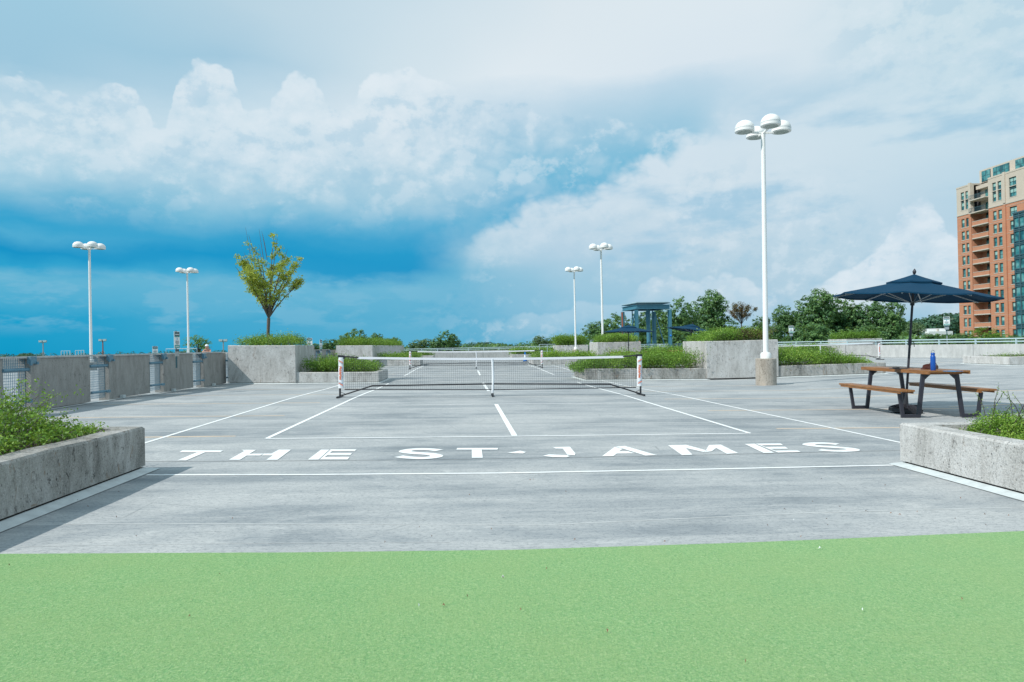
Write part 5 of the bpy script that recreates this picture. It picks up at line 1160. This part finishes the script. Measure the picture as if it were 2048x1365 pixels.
# ------------------------------------------------------------------ white house, floodlight masts
q = W(1882, 664, 230); o = thing('house', 'small white flat house half hidden by trees left of the brick tower', 'house', (q.x, 230, q.z-4))
MB().bb((-4.4, 0, -4), (4.4, 8, 4.2)).build('wall', 'signwhite', o); MB().bb((-5.6, 2, 4.21), (3.2, 9, 5.2)).build('roof', 'white', o); MB().bb((-1, 0.4, 4.21), (-0.4, 1.0, 5.0)).build('chimney', 'sill', o)
for px, yt, Y, lb, mt_ in ((86, 683, 170, 'pale floodlight mast on the far left horizon', 'metal'), (205.5, 680.5, 170, 'dark floodlight mast right of the far left lamp post', 'rust'), (446.5, 681, 150, 'floodlight mast peeking over the left end of the tree planter', 'metal')):
    q = W(px, yt, Y); o = thing('floodlight_mast', lb, 'light mast', (q.x, Y, -13), 0, 'floodlight masts on the horizon'); H_ = q.z+13
    MB().tube([(0, 0, 0), (0, 0, H_)], [.22, .12], 8).build('mast', mt_, o); m = MB(); m.bar((-.7, 0, H_-.3), (.7, 0, H_-.3), .12, .12)
    m.build('crossarm', 'rail', o)
    for x in (-.5, .5): 
        MB().box((x, -.1, H_-.0), (.7, .4, .45)).build('floodlight', 'rail', o)
        MB().bar((x*.8, 0, H_-2.6-abs(x)), (0, 0, H_-2.4), .1, .1).build('bracket', 'metal', o)

# ------------------------------------------------------------------ apartment tower
BX, BY0, BY1, BZ = 118.0, 129.0, 156.05, -13.0
ap = thing('apartment_tower', 'orange brick apartment tower with cream stone top and dark window bay at the right edge', 'building', (BX, BY0-0.7, BZ+0.3))
rows = [1.1+2.93*k for k in range(-4, 10)]; ZC = 29.5; ZT = 35.9; wh = 2.0
def win(y0, y1, z0, z1, root, x=0.0, nm=2, hb=True):
    """window facing -X, local coordinates relative to (BX,BY0,BZ)"""
    key = (round(y1-y0, 2), round(z1-z0, 2), nm)
    if key not in WC:
        w, h = y1-y0, z1-z0; m = MB(); t = .09
        for a, b2 in (((0, 0, 0), (.12, t, h)), ((0, w-t, 0), (.12, w, h)), ((0, t, 0), (.12, w-t, t)), ((0, t, h-t), (.12, w-t, h))): m.bb(a, b2)
        for k in range(1, nm): m.bb((.01, w*k/nm-.035, t), (.11, w*k/nm+.035, h-t))
        m.bb((.02, t, h*.5-.03), (.10, w-t, h*.5+.03)); f = m.build('window', 'winframe', root)
        p = MB().bb((.08, t+.001, t+.001), (.095, w-t-.001, h-t-.001)).build('pane', 'glass', f); bl = MB().bb((.070, t+.002, h*.52), (.078, w-t-.002, h-t-.002)).build('blind', 'blind', f)
        s = MB().bb((-.22, -.1, -.16), (.05, w+.1, -.002)).build('sill', 'sill', f); WC[key] = (f.data, p.data, bl.data, s.data); f.location = (x, y0-BY0, z0-BZ)
        return
    d0, d1, d2, d3 = WC[key]; f = bpy.data.objects.new('window', d0); COL.objects.link(f); f.parent = root; f.location = (x, y0-BY0, z0-BZ)
    p = bpy.data.objects.new('pane', d1); COL.objects.link(p); p.parent = f; s = bpy.data.objects.new('sill', d3); COL.objects.link(s); s.parent = f
    if hb and random.random() < .75: 
        bl = bpy.data.objects.new('blind', d2); COL.objects.link(bl); bl.parent = f
        if random.random() < .5: bl.scale = (1, 1, 1)
WC = {}
cols_w = [(153.65, 154.7, 1), (152.2, 153.25, 1), (143.95, 145.0, 1), (142.45, 143.5, 1), (138.35, 140.3, 2)]
BAL = (146.2, 151.1)
T = .5
def L(a, b2): return (Vector(a)-Vector((BX, BY0, BZ)), Vector(b2)-Vector((BX, BY0, BZ)))
def facade(z0, z1, openz, nm, mat, extra=0.0):
    m = MB(); ints = sorted([(a, b2) for a, b2, _ in cols_w]+[BAL]); y = BY0
    for a, b2 in ints:
        m.bb(*L((BX+extra, y, z0), (BX+T, a, z1))); y = b2
        if (a, b2) == BAL:
            m.build(nm, mat, ap); m = MB(); continue
        z = z0
        for c, d_ in openz: m.bb(*L((BX+extra, a, z), (BX+T, b2, c))); z = d_
        m.bb(*L((BX+extra, a, z), (BX+T, b2, z1)))
    m.bb(*L((BX+extra, y, z0), (BX+T, BY1, z1))); m.build(nm, mat, ap)
oz = [(z-wh/2, z+wh/2) for z in rows]
facade(BZ, ZC, oz, 'brick_wall', 'brick')
ozt = [(30.6, 34.8)]
facade(ZC, ZT, ozt, 'stone_wall', 'stone')
m = MB(); m.bb(*L((BX+T+1.2, BY0+.02, BZ), (BX+22, BAL[0]-.02, ZT-.02))); m.bb(*L((BX+T+1.2, BAL[1]+.02, BZ), (BX+22, BY1-.3, ZT-.02))); m.bb(*L((BX+2.2, BAL[0]-.01, BZ), (BX+22, BAL[1]+.01, ZT-.02))); m.build('core', 'inside', ap)
m = MB(); m.bb(*L((BX+T, BY0, BZ), (BX+22, BY0+.3, ZT-.01))); m.bb(*L((BX+T, BY1-.3, BZ), (BX+22, BY1, ZT-.01))); m.build('side_wall', 'brick', ap)
m = MB(); m.bb(*L((BX-.06, BY0, ZT), (BX+22, BAL[0]-.0, ZT+.35))); m.bb(*L((BX-.06, BAL[1], ZT), (BX+22, BY1+.05, ZT+.35))); m.bb(*L((BX+1.0, BAL[0], ZT-1.2), (BX+22, BAL[1], ZT-.4)))
m.build('cornice', 'stone', ap)
m = MB()
for z in (ZC,): m.bb(*L((BX-.10, BY0, z-.15), (BX-.003, BAL[0], z+.12))); m.bb(*L((BX-.10, BAL[1], z-.15), (BX-.003, BY1, z+.12)))
for z in rows: m.bb(*L((BX-.04, BY0, z+wh/2+.30), (BX-.002, BAL[0]-.02, z+wh/2+.36))); m.bb(*L((BX-.04, BAL[1]+.02, z+wh/2+.30), (BX-.002, BY1, z+wh/2+.36)))
m.build('string_course', 'sill', ap)
m = MB(); m.bb(*L((BX-.25, 141.2, BZ), (BX-.003, 141.85, ZC-.2))); m.build('pilaster', 'brick', ap); m = MB(); m.bb(*L((BX-.35, 151.15, BZ), (BX-.003, 151.9, ZC-.2))); m.build('pilaster', 'brick', ap)
m = MB(); m.bb(*L((BX-.25, 141.2, ZC+.13), (BX-.003, 141.85, ZT+.5))); m.build('stone_pilaster', 'stone', ap); m = MB(); m.bb(*L((BX-.35, 151.15, ZC+.13), (BX-.003, 151.9, ZT+.5))); m.build('stone_pilaster', 'stone', ap)
for z in rows:
    for a, b2, nm in cols_w: win(a, b2, z-wh/2, z+wh/2, ap, .18, nm)
for a, b2, nm in cols_w:
    win(a, b2, 30.6, 32.4, ap, .18, nm); win(a, b2, 33.0, 34.8, ap, .18, nm); MB().bb(*L((BX+.17, a, 32.4), (BX+.3, b2, 33.0))).build('spandrel', 'winframe', ap)
# balconies
for k, z in enumerate(rows+[rows[-1]+2.93, rows[-1]+5.86]):
    top = z > 27.5; b = MB().bb(*L((BX-(.9 if top else .25), BAL[0]+.02, z-1.35), (BX+2.2, BAL[1]-.02, z-1.12))).build('balcony', 'sill', ap)
    if top:
        m = MB(); y = BAL[0]+.1
        while y < BAL[1]: m.bar(Vector((BX-.85, y, z-1.12))-Vector((BX, BY0, BZ)), Vector((BX-.85, y, z-.15))-Vector((BX, BY0, BZ)), .05, .05); y += .32
        m.bar(Vector((BX-.85, BAL[0]+.05, z-.12))-Vector((BX, BY0, BZ)), Vector((BX-.85, BAL[1]-.05, z-.12))-Vector((BX, BY0, BZ)), .07, .07); m.build('railing', 'curtain', b)
    else: 
        MB().bb(*L((BX-.2, BAL[0]+.03, z-1.118), (BX+.05, BAL[1]-.03, z-.28))).build('balcony_parapet', 'brick', b)
        MB().bb(*L((BX-.24, BAL[0]+.02, z-.278), (BX+.09, BAL[1]-.02, z-.18))).build('parapet_cap', 'sill', b)
    MB().bb(*L((BX+2.05, BAL[0]+1.2, z-1.1), (BX+2.19, BAL[0]+3.4, z+1.0))).build('glass_door', 'glass', ap)
m = MB(); m.bb(*L((BX+T, BAL[0]-.3, BZ), (BX+2.19, BAL[0]-.001, ZC))); m.bb(*L((BX+T, BAL[1]+.001, BZ), (BX+2.19, BAL[1]+.3, ZC))); m.bb(*L((BX+2.1, BAL[0], BZ), (BX+2.195, BAL[0]+1.19, ZC))); m.bb(*L((BX+2.1, BAL[0]+3.41, BZ), (BX+2.195, BAL[1], ZC))); m.build('recess_wall', 'brick', ap)
m = MB(); m.bb(*L((BX+2.1, BAL[0], ZC+.002), (BX+2.195, BAL[1], ZT))); m.build('recess_stone', 'stone', ap)
# glazed bay
bay = MB(); by0, by1, bx = 130.0, 138.1, BX-1.0; y = by0
while y <= by1+.01: bay.bb(*L((bx, y-.12, BZ), (bx+.16, y+.12, 26.6))); y += (by1-by0)/6
bay.bb(*L((bx, by1, BZ), (BX-.004, by1+.12, 26.6)))
for z in rows[:-1]+[rows[-1]]:
    for dz in (-1.45, -1.0, 1.15): 
        if z+dz < 26.6: bay.bb(*L((bx-.03, by0, z+dz), (bx+.13, by1+.12, z+dz+.2)))
bay.build('bay_frame', 'curtain', ap); MB().bb(*L((bx+.17, by0, BZ), (bx+.22, by1-.01, 26.5))).build('bay_glass', 'glass', ap); MB().bb(*L((bx-.1, by0-.1, 26.61), (BX-.005, by1+.25, 26.9))).build('bay_roof', 'curtain', ap)
# penthouse
m = MB(); m.bb(*L((BX+2.2, BY0, ZT+.3), (BX+20, 151.4, 39.2))); m.build('penthouse_wall', 'stone', ap)
for a, b2 in ((148.0, 150.6), (142.6, 147.2), (138.2, 140.9), (132.5, 136.6)):
    f = MB().bb(*L((BX+2.06, a, ZT+.5), (BX+2.19, b2, 38.8))).build('penthouse_window', 'curtain', ap); n = max(2, round((b2-a)/1.2)); 
    for k in range(n):
        for j in range(2):
            w = (b2-a)/n; MB().bb(*L((BX+2.02, a+w*k+.1, ZT+.62+j*1.15), (BX+2.055, a+w*(k+1)-.1, ZT+1.67+j*1.15))).build('pane', 'glass', f)

# ------------------------------------------------------------------ person leaning on the parapet beyond the left lane
q = W(412, 705.5, 47); o = thing('person', 'person in white cap and blue sleeveless top leaning on the wall beyond the left lane', 'person', (q.x, 47.3, q.z-1.13))
nodes = {'pel': (0, .22, .92, .15), 'wai': (0, .14, 1.08, .13), 'che': (0, .02, 1.26, .16), 'nec': (0, -.06, 1.40, .06), 'hed': (-.01, -.10, 1.50, .085), 'crn': (-.01, -.11, 1.60, .075),
 'sl': (-.18, -.02, 1.33, .06), 'el': (-.26, -.22, 1.14, .045), 'hl': (-.08, -.30, 1.17, .035), 'fl': (.0, -.30, 1.17, .028), 'sr': (.18, -.02, 1.33, .06), 'er': (.26, -.22, 1.14, .045), 'hr': (.08, -.30, 1.185, .035), 'fr': (-.01, -.31, 1.19, .028),
 'pl': (-.09, .22, .86, .10), 'kl': (-.10, .20, .48, .065), 'al': (-.10, .28, .08, .045), 'tl': (-.10, .14, .04, .04), 'pr': (.09, .22, .86, .10), 'kr': (.10, .20, .48, .065), 'ar': (.10, .28, .08, .045), 'tr': (.10, .14, .04, .04)}
edges = [('pel','wai'),('wai','che'),('che','nec'),('nec','hed'),('hed','crn'),('che','sl'),('sl','el'),('el','hl'),('hl','fl'),('che','sr'),('sr','er'),('er','hr'),('hr','fr'),('pel','pl'),('pl','kl'),('kl','al'),('al','tl'),('pel','pr'),('pr','kr'),('kr','ar'),('ar','tr')]
kk = list(nodes); me = bpy.data.meshes.new('body'); me.from_pydata([nodes[k][:3] for k in kk], [(kk.index(a), kk.index(b2)) for a, b2 in edges], [])
bo = bpy.data.objects.new('body', me); COL.objects.link(bo); bo.parent = o; md = bo.modifiers.new('skin', 'SKIN'); md.use_smooth_shade = True
for i, k in enumerate(kk): me.skin_vertices[0].data[i].radius = (nodes[k][3],)*2
me.skin_vertices[0].data[0].use_root = True; bo.modifiers.new('sub', 'SUBSURF').levels = 1; me.materials.append(MT['skin'])
MB().lathe([(.17, .90), (.165, 1.0), (.17, 1.15), (.195, 1.28), (.15, 1.37), (.09, 1.39)], (0, .10, 0), 16, .8).build('sleeveless_top', 'shirt', o, smooth=True)
MB().lathe([(.19, .62), (.185, .75), (.18, .93)], (0, .22, 0), 16, .75).build('shorts', 'shorts', o, smooth=True)
m = MB(); m.lathe([(.112, 1.555), (.115, 1.60), (.09, 1.66), (.0, 1.69)], (-.01, -.10, 0), 16); m.box((-.01, -.22, 1.565), (.15, .13, .015)); m.build('cap', 'cap', o, smooth=True)
mb = MB(); mb.bb((-25, 46.93, 0), (-12.3, 47.12, q.z-0.02)); tag(mb.build('parapet_wall', 'smoothcon'), 'cross wall the person leans on beyond the left lane', 'wall')

# ------------------------------------------------------------------ litter
def bits(label, pts, mat, size, seed):
    rs = np.random.RandomState(seed); m = MB()
    for px, py in pts:
        g_ = G(px, py); a = rs.uniform(0, 6.28); s = size*rs.uniform(.6, 1.3); c, sn = math.cos(a)*s, math.sin(a)*s
        m.add([(g_.x-c, g_.y-sn, g_.z+.020), (g_.x+sn*.4, g_.y-c*.4, g_.z+.028), (g_.x+c, g_.y+sn, g_.z+.022), (g_.x-sn*.35, g_.y+c*.35, g_.z+.034)], [(0, 1, 2, 3)])
    return m
rs = np.random.RandomState(8)
lf = thing('fallen_leaves', 'scattered brown dry leaves and crumbs on the concrete and turf', 'litter', (0, 5, 0))
bpy.data.objects.remove(lf)
m = bits('', [(1770, 977), (1132, 990), (1060, 966), (1067, 965.5), (1758, 946), (1330, 1092), (272, 1081), (1602, 1082), (1150, 1088), (935, 1203), (1006, 1165)] + [(rs.uniform(1500, 2040), rs.uniform(1010, 1060)) for _ in range(12)] + [(rs.uniform(100, 2040), rs.uniform(960, 1095)) for _ in range(14)]
         + [(rs.uniform(0, 2040), rs.uniform(1125, 1350)) for _ in range(9)], 'leaf_brown', .008, 3)
tag(m.build('fallen_leaves', simple("dry_leaf", (0.22, 0.12, 0.07), .9, var=.3)), 'scattered dry leaf crumbs on the concrete and turf', 'litter', kind='stuff')
m = bits('', [(1006, 1164), (1640, 1105), (1725, 1231), (1588, 1048), (838, 1222)], 'white', .008, 4); tag(m.build('paper_scraps', 'signwhite'), 'tiny white paper scraps on the green turf', 'litter', kind='stuff')

scene.cycles.max_bounces = 6; scene.cycles.transparent_max_bounces = 6
